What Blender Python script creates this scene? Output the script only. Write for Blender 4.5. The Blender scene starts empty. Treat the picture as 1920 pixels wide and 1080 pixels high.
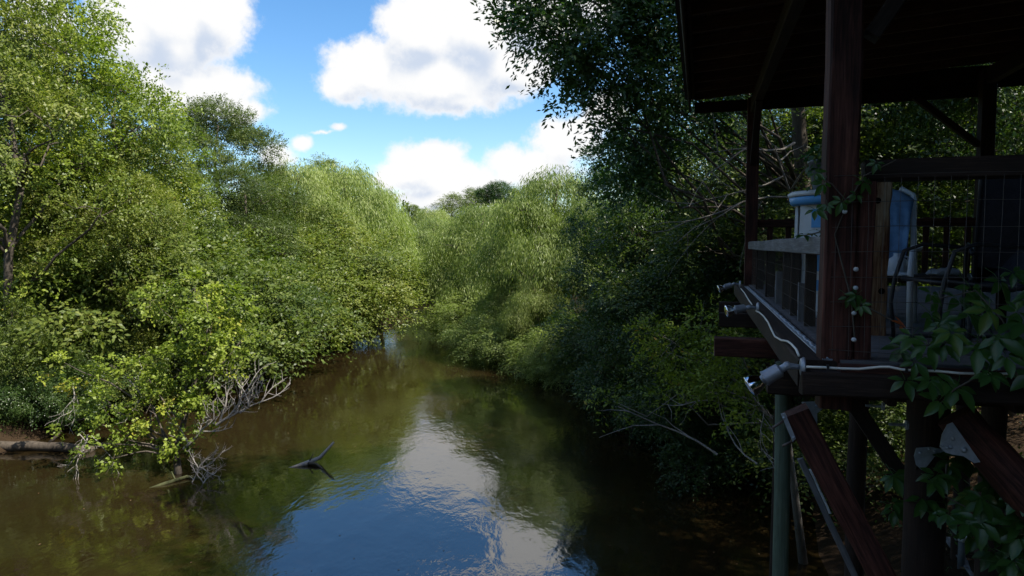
import bpy, bmesh, math, random
import numpy as np
from mathutils import Vector, Matrix, Euler

R = math.radians
random.seed(7)
RNG = np.random.default_rng(11)
S = bpy.context.scene
COL = S.collection

# ------------------------------------------------------------------ camera, sky, sun, exposure
PITCH = R(3.6)
EYE = 6.0
cam_d = bpy.data.cameras.new('camera')
cam = bpy.data.objects.new('camera', cam_d)
COL.objects.link(cam)
cam.location = (0, 0, EYE)
cam.rotation_euler = (R(90) - PITCH, 0, 0)
cam_d.sensor_width = 36
cam_d.lens = 24
cam_d.clip_start = 0.05
cam_d.clip_end = 9000
S.camera = cam

SUN_EL, SUN_AZ = 54, 110           # azimuth clockwise from +Y (the heading of the camera)
sun_dir = Vector((math.sin(R(SUN_AZ)) * math.cos(R(SUN_EL)), math.cos(R(SUN_AZ)) * math.cos(R(SUN_EL)), math.sin(R(SUN_EL))))
sd = bpy.data.lights.new('sun', 'SUN')
sd.energy = 5.0
sd.angle = R(0.5)
sd.color = (1.0, 0.94, 0.84)
sun = bpy.data.objects.new('sun', sd)
COL.objects.link(sun)
sun.rotation_euler = sun_dir.to_track_quat('Z', 'Y').to_euler()
sun.location = sun_dir * 60

S.view_settings.view_transform = 'Standard'
S.view_settings.look = 'None'
S.view_settings.exposure = 0.85
S.view_settings.gamma = 1
S.view_settings.use_curve_mapping = False
S.render.engine = 'CYCLES'
S.cycles.max_bounces = 6
S.cycles.diffuse_bounces = 2
S.cycles.glossy_bounces = 3
S.cycles.transmission_bounces = 4
S.cycles.transparent_max_bounces = 6
S.cycles.caustics_reflective = False
S.cycles.caustics_refractive = False
S.cycles.use_denoising = True
S.cycles.sample_clamp_indirect = 4


def pix_dir(px, py):
    a = (px - 960) / 1280
    b = (540 - py) / 1280
    return Vector((a, math.cos(PITCH) + b * math.sin(PITCH), -math.sin(PITCH) + b * math.cos(PITCH)))


def at(px, py, Y):
    """world point seen at photo pixel (px, py), Y metres ahead"""
    d = pix_dir(px, py)
    return Vector((0, 0, EYE)) + d * (Y / d.y)


def on_z(px, py, z=0.0):
    d = pix_dir(px, py)
    return Vector((0, 0, EYE)) + d * ((z - EYE) / d.z)


class NT:
    """small helper to write node trees"""
    def __init__(self, tree):
        self.t = tree
        self.n = tree.nodes
        self.l = tree.links

    def new(self, typ, **kw):
        nd = self.n.new(typ)
        for k, v in kw.items():
            setattr(nd, k, v)
        return nd

    def put(self, sock, v):
        if isinstance(v, bpy.types.NodeSocket):
            self.l.new(v, sock)
        else:
            sock.default_value = v

    def math(self, op, a, b=None, c=None, clamp=False):
        nd = self.new('ShaderNodeMath', operation=op, use_clamp=clamp)
        self.put(nd.inputs[0], a)
        if b is not None:
            self.put(nd.inputs[1], b)
        if c is not None:
            self.put(nd.inputs[2], c)
        return nd.outputs[0]

    def mixc(self, f, a, b, blend='MIX'):
        nd = self.new('ShaderNodeMix', data_type='RGBA', blend_type=blend)
        self.put(nd.inputs[0], f)
        self.put(nd.inputs[6], a)
        self.put(nd.inputs[7], b)
        return nd.outputs[2]

    def noise(self, vec, scale, detail=4, rough=0.55, dist=0.0):
        nd = self.new('ShaderNodeTexNoise')
        if vec is not None:
            self.l.new(vec, nd.inputs['Vector'])
        nd.inputs['Scale'].default_value = scale
        nd.inputs['Detail'].default_value = detail
        nd.inputs['Roughness'].default_value = rough
        nd.inputs['Distortion'].default_value = dist
        return nd

    def ramp(self, f, stops, interp='LINEAR'):
        nd = self.new('ShaderNodeValToRGB')
        cr = nd.color_ramp
        cr.interpolation = interp
        while len(cr.elements) < len(stops):
            cr.elements.new(0.5)
        for e, (p, c) in zip(cr.elements, stops):
            e.position = p
            e.color = (*c, 1) if len(c) == 3 else c
        self.put(nd.inputs[0], f)
        return nd.outputs[0]

    def sstep(self, x, lo, hi):
        nd = self.new('ShaderNodeMapRange', interpolation_type='SMOOTHSTEP')
        self.put(nd.inputs[0], x)
        nd.inputs[1].default_value = lo
        nd.inputs[2].default_value = hi
        return nd.outputs[0]

    def mapping(self, vec, scale=(1, 1, 1), loc=None):
        nd = self.new('ShaderNodeMapping')
        self.l.new(vec, nd.inputs['Vector'])
        nd.inputs['Scale'].default_value = scale
        if loc is not None:
            self.put(nd.inputs['Location'], loc)
        return nd.outputs[0]


# ---- world: clear Nishita sky with cumulus clouds standing in it
CLOUDS = [  # photo pixel of the middle, half width, half height
    (330, 20, 130, 100), (400, 10, 70, 90), (250, 60, 70, 70), (370, 165, 115, 55), (300, 150, 60, 60), (455, 205, 45, 26), (330, 80, 70, 60),
    (800, 60, 100, 80), (900, 55, 130, 110), (690, 130, 90, 55), (640, 160, 60, 36), (830, 150, 170, 65), (990, 20, 110, 110), (960, 120, 90, 70),
    (1000, -110, 75, 100), (880, -260, 90, 60), (1120, -10, 60, 70), (860, 195, 120, 28),
    (800, 300, 85, 45), (760, 330, 65, 38), (860, 335, 110, 40), (950, 310, 55, 45), (1060, 260, 75, 48), (1010, 310, 90, 45), (1140, 215, 50, 36), (830, 368, 150, 30),
    (515, 283, 38, 28), (562, 258, 24, 12), (645, 235, 20, 9), (610, 242, 26, 5), (90, 60, 60, 60), (40, 160, 60, 50),
    (150, -330, 170, 90), (520, -420, 120, 70), (1420, -380, 230, 120),
]
W = bpy.data.worlds.new('World')
S.world = W
W.use_nodes = True
wt = NT(W.node_tree)
wt.n.clear()
grp = bpy.data.node_groups.new('cloud_field', 'ShaderNodeTree')
grp.interface.new_socket('az', in_out='INPUT', socket_type='NodeSocketFloat')
grp.interface.new_socket('el', in_out='INPUT', socket_type='NodeSocketFloat')
grp.interface.new_socket('field', in_out='OUTPUT', socket_type='NodeSocketFloat')
g = NT(grp)
gi = g.new('NodeGroupInput')
go = g.new('NodeGroupOutput')
acc = None
for (cx, cy, rx, ry) in CLOUDS:
    d = pix_dir(cx, cy).normalized()
    a0, e0 = math.atan2(d.x, d.y), math.asin(d.z)
    ra, re = rx / 1330, ry / 1330
    dx = g.math('DIVIDE', g.math('SUBTRACT', gi.outputs[0], a0), ra)
    dy = g.math('DIVIDE', g.math('SUBTRACT', gi.outputs[1], e0), re)
    r2 = g.math('ADD', g.math('MULTIPLY', dx, dx), g.math('MULTIPLY', dy, dy))
    v = g.math('MULTIPLY', g.math('SUBTRACT', 1.0, g.math('SQRT', r2)), min(1.0, 0.35 + ry / 110))
    acc = v if acc is None else g.math('SMOOTH_MAX', acc, v, 0.12)
g.l.new(acc, go.inputs[0])

tc = wt.new('ShaderNodeTexCoord')
gen = tc.outputs['Generated']
sep = wt.new('ShaderNodeSeparateXYZ')
wt.l.new(gen, sep.inputs[0])
az = wt.math('ARCTAN2', sep.outputs[0], sep.outputs[1])
el = wt.math('ARCSINE', sep.outputs[2])
n1 = wt.noise(gen, 7.0, 6, 0.6)
sp1 = wt.new('ShaderNodeSeparateColor')
wt.l.new(n1.outputs['Color'], sp1.inputs[0])
az1 = wt.math('MULTIPLY_ADD', wt.math('SUBTRACT', sp1.outputs[0], 0.5), 0.055, az)
el1 = wt.math('MULTIPLY_ADD', wt.math('SUBTRACT', sp1.outputs[1], 0.5), 0.055, el)
n2 = wt.noise(gen, 34.0, 9, 0.64)


def field(daz, dl):
    nd = wt.new('ShaderNodeGroup')
    nd.node_tree = grp
    wt.put(nd.inputs[0], wt.math('ADD', az1, daz))
    wt.put(nd.inputs[1], wt.math('ADD', el1, dl))
    return nd.outputs[0]


fA = field(0.0, 0.0)
fB = field(0.012, 0.042)
# the same kind of cumulus goes on round the rest of the sky
n3 = wt.noise(wt.mapping(gen, (1.0, 1.0, 2.2)), 3.2, 7, 0.55)
outside = wt.math('MAXIMUM', wt.sstep(wt.math('ABSOLUTE', az), 0.75, 1.0), wt.sstep(el, 0.62, 0.8))
fN = wt.math('SUBTRACT', wt.math('MULTIPLY', wt.math('SUBTRACT', n3.outputs['Fac'], 0.53), 3.0), wt.math('MULTIPLY', wt.math('SUBTRACT', 1.0, outside), 2.0))
fall = wt.math('MAXIMUM', fA, fN)
edge = wt.math('MULTIPLY_ADD', wt.math('SUBTRACT', n2.outputs['Fac'], 0.5), 0.75, fall)
mask = wt.sstep(edge, -0.08, 0.28)
shade = wt.math('SUBTRACT', fB, fA)
shade = wt.math('ADD', shade, wt.math('MULTIPLY', wt.math('SUBTRACT', n1.outputs['Fac'], 0.5), 0.28))
shade = wt.math('ADD', shade, wt.math('MULTIPLY', wt.math('SUBTRACT', n2.outputs['Fac'], 0.5), 0.35))
shf = wt.math('MULTIPLY', wt.sstep(shade, -0.10, 0.42), wt.sstep(edge, 0.05, 0.5))
ccol = wt.mixc(shf, (0.585, 0.585, 0.585, 1), (0.37, 0.42, 0.505, 1))
sky = wt.new('ShaderNodeTexSky', sky_type='NISHITA')
sky.sun_disc = False
sky.sun_elevation = R(SUN_EL)
sky.sun_rotation = R(SUN_AZ)
sky.altitude = 50
sky.air_density = 1.0
sky.dust_density = 0.6
sky.ozone_density = 1.6
hs = wt.new('ShaderNodeHueSaturation')
wt.l.new(sky.outputs[0], hs.inputs['Color'])
hs.inputs['Saturation'].default_value = 1.3
bg1 = wt.new('ShaderNodeBackground')
wt.l.new(hs.outputs[0], bg1.inputs[0])
bg1.inputs[1].default_value = 0.12
bg2 = wt.new('ShaderNodeBackground')
wt.l.new(ccol, bg2.inputs[0])
bg2.inputs[1].default_value = 0.95
mx = wt.new('ShaderNodeMixShader')
wt.l.new(mask, mx.inputs[0])
wt.l.new(bg1.outputs[0], mx.inputs[1])
wt.l.new(bg2.outputs[0], mx.inputs[2])
wo = wt.new('ShaderNodeOutputWorld')
wt.l.new(mx.outputs[0], wo.inputs[0])

# ------------------------------------------------------------------ materials


def new_mat(name):
    m = bpy.data.materials.new(name)
    m.use_nodes = True
    t = NT(m.node_tree)
    t.n.clear()
    out = t.new('ShaderNodeOutputMaterial')
    return m, t, out


def principled(t, out, color, rough=0.6, spec=0.4, metal=0.0, bump=None, bstr=0.3, bdist=0.01):
    b = t.new('ShaderNodeBsdfPrincipled')
    t.put(b.inputs['Base Color'], color)
    t.put(b.inputs['Roughness'], rough)
    b.inputs['Specular IOR Level'].default_value = spec
    b.inputs['Metallic'].default_value = metal
    if bump is not None:
        bp = t.new('ShaderNodeBump')
        bp.inputs['Strength'].default_value = bstr
        bp.inputs['Distance'].default_value = bdist
        t.put(bp.inputs['Height'], bump)
        t.l.new(bp.outputs[0], b.inputs['Normal'])
    t.l.new(b.outputs[0], out.inputs[0])
    return b


def leaf_mat(name, stops, trans=0.33, rough=0.45, spec=0.3, tmul=(1.5, 1.7, 0.7), var=0.55):
    """leaf: colour differs from leaf to leaf (attribute tint) and a little from plant to plant"""
    m, t, out = new_mat(name)
    at_ = t.new('ShaderNodeAttribute', attribute_name='tint')
    oi = t.new('ShaderNodeObjectInfo')
    f = t.math('ADD', at_.outputs['Fac'], t.math('MULTIPLY', t.math('SUBTRACT', oi.outputs['Random'], 0.5), var), clamp=True)
    c = t.ramp(f, stops)
    b = t.new('ShaderNodeBsdfPrincipled')
    t.l.new(c, b.inputs['Base Color'])
    b.inputs['Roughness'].default_value = rough
    b.inputs['Specular IOR Level'].default_value = spec
    tr = t.new('ShaderNodeBsdfTranslucent')
    tcx = t.mixc(1.0, c, (*tmul, 1), 'MULTIPLY')
    t.l.new(tcx, tr.inputs[0])
    mxs = t.new('ShaderNodeMixShader')
    mxs.inputs[0].default_value = trans
    t.l.new(b.outputs[0], mxs.inputs[1])
    t.l.new(tr.outputs[0], mxs.inputs[2])
    t.l.new(mxs.outputs[0], out.inputs[0])
    return m


M = {}
M['leaf_broad'] = leaf_mat('broad_leaf_green', [(0.0, (0.045, 0.075, 0.014)), (0.45, (0.108, 0.148, 0.026)), (0.8, (0.175, 0.205, 0.038)), (1.0, (0.245, 0.255, 0.06))])
M['leaf_yellow'] = leaf_mat('yellow_green_leaf', [(0.0, (0.09, 0.135, 0.020)), (0.5, (0.21, 0.27, 0.034)), (0.86, (0.31, 0.345, 0.05)), (0.96, (0.36, 0.29, 0.045)), (1.0, (0.40, 0.22, 0.035))], var=0.1)
M['leaf_willow'] = leaf_mat('willow_leaf', [(0.0, (0.12, 0.165, 0.048)), (0.5, (0.225, 0.28, 0.078)), (1.0, (0.33, 0.365, 0.13))], trans=0.42)
M['leaf_oak'] = leaf_mat('dark_oak_leaf', [(0.0, (0.024, 0.060, 0.016)), (0.6, (0.062, 0.122, 0.028)), (1.0, (0.12, 0.17, 0.045))], rough=0.36, spec=0.4)
M['leaf_shade'] = leaf_mat('shade_dark_leaf', [(0.0, (0.022, 0.052, 0.013)), (0.6, (0.055, 0.100, 0.022)), (1.0, (0.115, 0.15, 0.038))], rough=0.36, spec=0.4)  # darker copy of the green leaf, puts bank shade into the colour
M['leaf_mid'] = leaf_mat('olive_leaf', [(0.0, (0.040, 0.064, 0.016)), (0.5, (0.088, 0.122, 0.028)), (1.0, (0.16, 0.185, 0.048))])
M['leaf_creeper'] = leaf_mat('creeper_leaf', [(0.0, (0.030, 0.075, 0.018)), (0.7, (0.055, 0.125, 0.024)), (0.9, (0.12, 0.16, 0.03)), (1.0, (0.5, 0.12, 0.03))], trans=0.25, var=0.5, rough=0.32, spec=0.5)


def bark_mat(name, c0, c1, scale=6.0):
    m, t, out = new_mat(name)
    tcx = t.new('ShaderNodeTexCoord').outputs['Object']
    n = t.noise(t.mapping(tcx, (1, 1, 0.25)), scale * 3, 6, 0.7)
    nb = t.noise(tcx, scale * 0.4, 3)
    f = t.math('ADD', t.math('MULTIPLY', n.outputs['Fac'], 0.7), t.math('MULTIPLY', nb.outputs['Fac'], 0.4))
    c = t.ramp(f, [(0.3, c0), (0.75, c1)])
    principled(t, out, c, 0.85, 0.2, bump=n.outputs['Fac'], bstr=0.7, bdist=0.03)
    return m


M['bark'] = bark_mat('dark_bark', (0.035, 0.028, 0.021), (0.15, 0.125, 0.10))
M['bark_grey'] = bark_mat('grey_bark', (0.10, 0.09, 0.078), (0.34, 0.31, 0.27))
M['dead'] = bark_mat('bleached_dead_wood', (0.16, 0.145, 0.13), (0.42, 0.385, 0.345), 9)
M['log'] = bark_mat('fallen_log_bark', (0.022, 0.018, 0.014), (0.13, 0.105, 0.08), 4)


def wood_mat(name, stops, rough=0.75, knots=0.5, scale=1.0):
    """sawn timber, grain along the local z of each piece"""
    m, t, out = new_mat(name)
    tcx = t.new('ShaderNodeTexCoord').outputs['Object']
    oi = t.new('ShaderNodeObjectInfo')
    comb = t.new('ShaderNodeCombineXYZ')
    for k in range(3):
        t.l.new(t.math('MULTIPLY', oi.outputs['Random'], 17.0 + 5 * k), comb.inputs[k])
    v = t.mapping(tcx, (22 * scale, 22 * scale, 1.3 * scale), comb.outputs[0])
    n = t.noise(v, 1.6, 7, 0.68, 0.6)
    n2_ = t.noise(t.mapping(tcx, (5, 5, 1.6), comb.outputs[0]), 1.1, 4, 0.6)
    n3_ = t.noise(t.mapping(tcx, (70, 70, 3), comb.outputs[0]), 1.5, 3, 0.6)
    f = t.math('ADD', t.math('MULTIPLY', n.outputs['Fac'], 0.65), t.math('MULTIPLY', n2_.outputs['Fac'], 0.5))
    f = t.math('ADD', f, t.math('MULTIPLY', t.math('SUBTRACT', n3_.outputs['Fac'], 0.5), 0.35))
    c = t.ramp(f, stops)
    principled(t, out, c, rough, 0.25, bump=t.math('ADD', n.outputs['Fac'], t.math('MULTIPLY', n3_.outputs['Fac'], 0.6)), bstr=0.6, bdist=0.006)
    return m


M['wood_red'] = wood_mat('red_stained_timber', [(0.3, (0.007, 0.003, 0.0022)), (0.5, (0.03, 0.0105, 0.0075)), (0.68, (0.10, 0.036, 0.025)), (0.85, (0.20, 0.09, 0.065))])
M['wood_dark'] = wood_mat('dark_brown_timber', [(0.3, (0.008, 0.006, 0.005)), (0.6, (0.028, 0.017, 0.0125)), (0.85, (0.08, 0.05, 0.036))])
M['wood_roof'] = wood_mat('old_roof_timber', [(0.3, (0.04, 0.026, 0.02)), (0.6, (0.12, 0.075, 0.055)), (0.85, (0.26, 0.17, 0.12))])
M['wood_grey'] = wood_mat('grey_weathered_timber', [(0.25, (0.05, 0.05, 0.052)), (0.55, (0.14, 0.14, 0.145)), (0.85, (0.30, 0.30, 0.31))])
M['wood_pale'] = wood_mat('peeling_pale_timber', [(0.36, (0.04, 0.013, 0.008)), (0.52, (0.11, 0.04, 0.02)), (0.6, (0.24, 0.13, 0.065)), (0.75, (0.40, 0.28, 0.17))], scale=0.45)
M['wood_green'] = wood_mat('green_grey_pole', [(0.3, (0.035, 0.05, 0.035)), (0.6, (0.10, 0.135, 0.10)), (0.85, (0.20, 0.24, 0.19))])
M['wood_deck'] = wood_mat('worn_deck_plank', [(0.3, (0.06, 0.055, 0.06)), (0.6, (0.12, 0.115, 0.12)), (0.85, (0.22, 0.21, 0.22))])


def plain(name, c, rough=0.5, spec=0.5, metal=0.0, nscale=30, namt=0.25, bstr=0.1):
    m, t, out = new_mat(name)
    tcx = t.new('ShaderNodeTexCoord').outputs['Object']
    n = t.noise(tcx, nscale, 5, 0.65)
    nb = t.noise(tcx, nscale * 0.15, 3, 0.6)
    f = t.math('ADD', t.math('MULTIPLY', n.outputs['Fac'], 0.5), t.math('MULTIPLY', nb.outputs['Fac'], 0.5))
    c2 = t.ramp(f, [(0.3, tuple(x * (1 - namt) for x in c)), (0.7, tuple(min(1, x * (1 + namt * 0.6)) for x in c))])
    principled(t, out, c2, rough, spec, metal, n.outputs['Fac'], bstr, 0.004)
    return m


M['galv'] = plain('galvanized_steel', (0.42, 0.46, 0.52), 0.5, 0.5, 0.6, 40, 0.35)
M['alu'] = plain('cast_aluminium_grey', (0.36, 0.38, 0.42), 0.45, 0.5, 0.5, 40, 0.2)
M['mirror'] = plain('silver_reflector', (0.85, 0.87, 0.9), 0.06, 0.5, 1.0, 5, 0.03, 0.0)
M['white'] = plain('white_plastic', (0.60, 0.62, 0.64), 0.45, 0.5, 0, 14, 0.18)
M['cable'] = plain('white_cable_sheath', (0.80, 0.77, 0.70), 0.5, 0.5, 0, 20, 0.12)
M['blue'] = plain('blue_plastic', (0.07, 0.30, 0.62), 0.4, 0.5, 0, 14, 0.15)
M['blue_cloth'] = plain('blue_cloth', (0.16, 0.28, 0.45), 0.9, 0.1, 0, 18, 0.35, 0.4)
M['pot'] = plain('grey_plastic_pot', (0.11, 0.12, 0.13), 0.5, 0.4)
M['black'] = plain('black_metal', (0.022, 0.022, 0.025), 0.45, 0.4)
M['sling'] = plain('black_sling_fabric', (0.03, 0.03, 0.038), 0.85, 0.2, 0, 120, 0.5, 0.5)
M['wire'] = plain('rusty_wire', (0.13, 0.115, 0.105), 0.6, 0.4, 0.5)
M['rust'] = plain('rusty_bolt', (0.16, 0.12, 0.10), 0.6, 0.4, 0.6)
M['hole'] = plain('hole_dark', (0.006, 0.005, 0.004), 0.95, 0.05)  # black colour stands in for the shaded depth of drilled holes
M['towel'] = plain('crumpled_white_cloth', (0.5, 0.5, 0.52), 0.9, 0.1, 0, 25, 0.3, 0.5)
M['litter'] = leaf_mat('dry_leaf', [(0.0, (0.04, 0.022, 0.012)), (0.5, (0.10, 0.055, 0.027)), (1.0, (0.26, 0.18, 0.10))], trans=0.12, rough=0.7, spec=0.2)
M['roofing'] = plain('roof_underlay', (0.028, 0.022, 0.02), 0.8, 0.2, 0, 8, 0.4)
M['moss'] = plain('mossy_bark', (0.07, 0.075, 0.035), 0.9, 0.1, 0, 14, 0.6, 0.8)

# ground
m, t, out = new_mat('bank_soil')
pos = t.new('ShaderNodeNewGeometry').outputs['Position']
n = t.noise(pos, 1.2, 8, 0.65)
nf = t.noise(pos, 14, 6, 0.7)
f = t.math('ADD', t.math('MULTIPLY', n.outputs['Fac'], 0.5), t.math('MULTIPLY', nf.outputs['Fac'], 0.5))
c = t.ramp(f, [(0.3, (0.016, 0.010, 0.006)), (0.55, (0.042, 0.027, 0.015)), (0.75, (0.09, 0.06, 0.035))])
principled(t, out, c, 0.95, 0.1, bump=nf.outputs['Fac'], bstr=0.8, bdist=0.06)
M['ground'] = m

# river water: dark tannin water, thin ripples
m, t, out = new_mat('tannin_water')
pos = t.new('ShaderNodeNewGeometry').outputs['Position']
b = t.new('ShaderNodeBsdfPrincipled')
nm = t.noise(pos, 0.11, 4, 0.6)
wc = t.ramp(nm.outputs['Fac'], [(0.35, (0.0145, 0.009, 0.0034)), (0.65, (0.022, 0.0155, 0.006))])
t.l.new(wc, b.inputs['Base Color'])
b.inputs['Roughness'].default_value = 0.03
b.inputs['IOR'].default_value = 2.3
stick_p = on_z(590, 872)
w1 = t.noise(t.mapping(pos, (1.0, 0.55, 1)), 1.5, 3, 0.5, 0.4)
w2 = t.noise(t.mapping(pos, (1.0, 0.6, 1)), 7.5, 3, 0.55, 0.3)
w3 = t.noise(t.mapping(pos, (1.0, 0.8, 1)), 22, 2, 0.5)
patch = t.noise(pos, 0.32, 3, 0.55)
pm = t.sstep(patch.outputs['Fac'], 0.38, 0.66)
h = t.math('MULTIPLY', w1.outputs['Fac'], 0.012)
h = t.math('ADD', h, t.math('MULTIPLY', t.math('MULTIPLY', w2.outputs['Fac'], 0.0055), t.math('ADD', pm, 0.25)))
h = t.math('ADD', h, t.math('MULTIPLY', t.math('MULTIPLY', w3.outputs['Fac'], 0.0009), pm))
bp = t.new('ShaderNodeBump')
bp.inputs['Strength'].default_value = 1.0
bp.inputs['Distance'].default_value = 1.0
t.l.new(h, bp.inputs['Height'])
t.l.new(bp.outputs[0], b.inputs['Normal'])
t.l.new(b.outputs[0], out.inputs[0])
M['water'] = m

# ------------------------------------------------------------------ object helpers


def tag(o, label=None, cat=None, group=None, kind=None):
    if label:
        o['label'] = label
    if cat:
        o['category'] = cat
    if group:
        o['group'] = group
    if kind:
        o['kind'] = kind
    return o


def link(o, parent=None):
    COL.objects.link(o)
    if parent is not None:
        o.parent = parent
    return o


def thing(name, label, cat, loc=(0, 0, 0), rotz=0.0, group=None):
    o = bpy.data.objects.new(name, None)
    o.empty_display_size = 0.2
    link(o)
    o.location = loc
    o.rotation_euler = (0, 0, rotz)
    return tag(o, label, cat, group)


class MB:
    def __init__(self):
        self.v, self.f = [], []

    def add(self, vs, fs):
        k = len(self.v)
        self.v += [tuple(p) for p in vs]
        self.f += [tuple(i + k for i in q) for q in fs]
        return self

    def box(self, c, s, mat=None):
        c = Vector(c)
        pts = []
        for z in (-.5, .5):
            for (x, y) in ((-.5, -.5), (.5, -.5), (.5, .5), (-.5, .5)):
                p = Vector((x * s[0], y * s[1], z * s[2]))
                pts.append((mat @ p if mat else p) + c)
        return self.add(pts, [(3, 2, 1, 0), (4, 5, 6, 7), (0, 1, 5, 4), (1, 2, 6, 5), (2, 3, 7, 6), (3, 0, 4, 7)])

    def tube(self, pts, radii, n=6, cap=True):
        pts = [Vector(p) for p in pts]
        k = len(pts)
        if not hasattr(radii, '__len__'):
            radii = [radii] * k
        d0 = (pts[1] - pts[0]).normalized()
        u = d0.cross(Vector((0.3, 0.2, 0.93)))
        if u.length < 0.05:
            u = d0.cross(Vector((1, 0, 0)))
        u.normalize()
        vs, fs = [], []
        for i in range(k):
            d = (pts[min(i + 1, k - 1)] - pts[max(i - 1, 0)])
            d = d.normalized() if d.length > 1e-9 else d0
            u = (u - d * u.dot(d))
            u = u.normalized() if u.length > 1e-6 else d.orthogonal().normalized()
            w = d.cross(u)
            for j in range(n):
                a = 2 * math.pi * j / n
                vs.append(pts[i] + (u * math.cos(a) + w * math.sin(a)) * radii[i])
        for i in range(k - 1):
            for j in range(n):
                a, b_ = i * n + j, i * n + (j + 1) % n
                fs.append((a, b_, b_ + n, a + n))
        if cap:
            fs.append(tuple(reversed(range(n))))
            fs.append(tuple(range((k - 1) * n, k * n)))
        return self.add(vs, fs)

    def lathe(self, prof, n=20, mat=None, cap=True):
        vs, fs = [], []
        for (r, z) in prof:
            for j in range(n):
                a = 2 * math.pi * j / n
                p = Vector((r * math.cos(a), r * math.sin(a), z))
                vs.append(mat @ p if mat else p)
        for i in range(len(prof) - 1):
            for j in range(n):
                a, b_ = i * n + j, i * n + (j + 1) % n
                fs.append((a, b_, b_ + n, a + n))
        if cap:
            fs.append(tuple(reversed(range(n))))
            fs.append(tuple(range((len(prof) - 1) * n, len(prof) * n)))
        return self.add(vs, fs)

    def prism(self, poly, th, mat):
        k = len(poly)
        vs = [mat @ Vector((x, y, -th / 2)) for x, y in poly] + [mat @ Vector((x, y, th / 2)) for x, y in poly]
        fs = [tuple(reversed(range(k))), tuple(range(k, 2 * k))] + [(i, (i + 1) % k, k + (i + 1) % k, k + i) for i in range(k)]
        return self.add(vs, fs)

    def mesh(self, name, mat, smooth=False):
        me = bpy.data.meshes.new(name)
        me.from_pydata(self.v, [], self.f)
        me.materials.append(mat)
        if smooth:
            me.polygons.foreach_set('use_smooth', [True] * len(me.polygons))
        me.update()
        return me

    def build(self, name, mat, parent=None, smooth=False):
        return link(bpy.data.objects.new(name, self.mesh(name, mat, smooth)), parent)


def smooth_by_angle(me, ang=40):
    me.polygons.foreach_set('use_smooth', [True] * len(me.polygons))
    me.set_sharp_from_angle(angle=R(ang))


def frame(p0, p1, up=(0, 0, 1)):
    """matrix whose z runs from p0 to p1"""
    p0, p1 = Vector(p0), Vector(p1)
    z = (p1 - p0).normalized()
    up = Vector(up)
    x = up.cross(z)
    if x.length < 1e-3:
        x = Vector((1, 0, 0)).cross(z)
        if x.length < 1e-3:
            x = Vector((0, 1, 0))
    x.normalize()
    y = z.cross(x)
    m_ = Matrix((x, y, z)).transposed().to_4x4()
    m_.translation = p0
    return m_


def beam(name, p0, p1, w, h, mat, parent, up=(0, 0, 1), jit=0.003, ch=0.006, seg=5):
    """sawn timber with worn chamfered edges; w across, h along 'up'"""
    rnd = random.Random(str((tuple(p0), tuple(p1))))
    L = (Vector(p1) - Vector(p0)).length
    cs = [(w / 2 - ch, -h / 2), (w / 2, -h / 2 + ch), (w / 2, h / 2 - ch), (w / 2 - ch, h / 2), (-w / 2 + ch, h / 2), (-w / 2, h / 2 - ch), (-w / 2, -h / 2 + ch), (-w / 2 + ch, -h / 2)]
    vs, fs = [], []
    for i in range(seg + 1):
        ox, oy = rnd.uniform(-jit, jit), rnd.uniform(-jit, jit)
        for (x, y) in cs:
            vs.append((x + ox + rnd.uniform(-jit, jit) * .5, y + oy + rnd.uniform(-jit, jit) * .5, L * i / seg + (rnd.uniform(-.006, .006) if i in (0, seg) else 0)))
    for i in range(seg):
        for j in range(8):
            a, b_ = i * 8 + j, i * 8 + (j + 1) % 8
            fs.append((a, b_, b_ + 8, a + 8))
    fs.append(tuple(reversed(range(8))))
    fs.append(tuple(range(seg * 8, seg * 8 + 8)))
    o = MB().add(vs, fs).build(name, mat, parent)
    o.matrix_local = frame(p0, p1, up)
    return o


def round_beam(name, p0, p1, r, mat, parent, n=14, taper=0.9, seg=6, wob=0.012):
    rnd = random.Random(str((tuple(p0), tuple(p1))))
    L = (Vector(p1) - Vector(p0)).length
    pts = [(rnd.uniform(-wob, wob), rnd.uniform(-wob, wob), L * i / seg) for i in range(seg + 1)]
    o = MB().tube(pts, [r * (1 + (taper - 1) * i / seg) * rnd.uniform(.97, 1.03) for i in range(seg + 1)], n).build(name, mat, parent, True)
    o.data.set_sharp_from_angle(angle=R(50))
    o.matrix_local = frame(p0, p1)
    return o


# ------------------------------------------------------------------ ground and river
RIVER = [(-13, -90), (-14, 0), (-15.5, 12), (-15.2, 20.5), (-14.2, 30), (-13.6, 39), (-10.8, 44), (-8.9, 53), (-9, 58), (-14, 64), (-40, 68), (-110, 72),
         (-110, 86), (-40, 82), (-12, 77), (-5, 69), (-4.2, 58), (-3.6, 50), (-2.2, 41), (-0.6, 35), (2.6, 30), (5.6, 24), (7.2, 17), (6.2, 12), (4.7, 7), (3.6, 2), (3, -10), (2.5, -90)]
_rp = np.array(RIVER)


def shore(x, y):
    """signed distance to the river edge, positive on land"""
    x, y = np.asarray(x, float), np.asarray(y, float)
    dmin = np.full(x.shape, 1e9)
    inside = np.zeros(x.shape, bool)
    for i in range(len(_rp)):
        ax, ay = _rp[i]
        bx, by = _rp[(i + 1) % len(_rp)]
        ex, ey = bx - ax, by - ay
        tt = np.clip(((x - ax) * ex + (y - ay) * ey) / (ex * ex + ey * ey), 0, 1)
        dmin = np.minimum(dmin, np.hypot(x - ax - tt * ex, y - ay - tt * ey))
        if ey != 0:
            cr = ((ay > y) != (by > y)) & (x < ex * (y - ay) / ey + ax)
            inside ^= cr
    return np.where(inside, -dmin, dmin)


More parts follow.
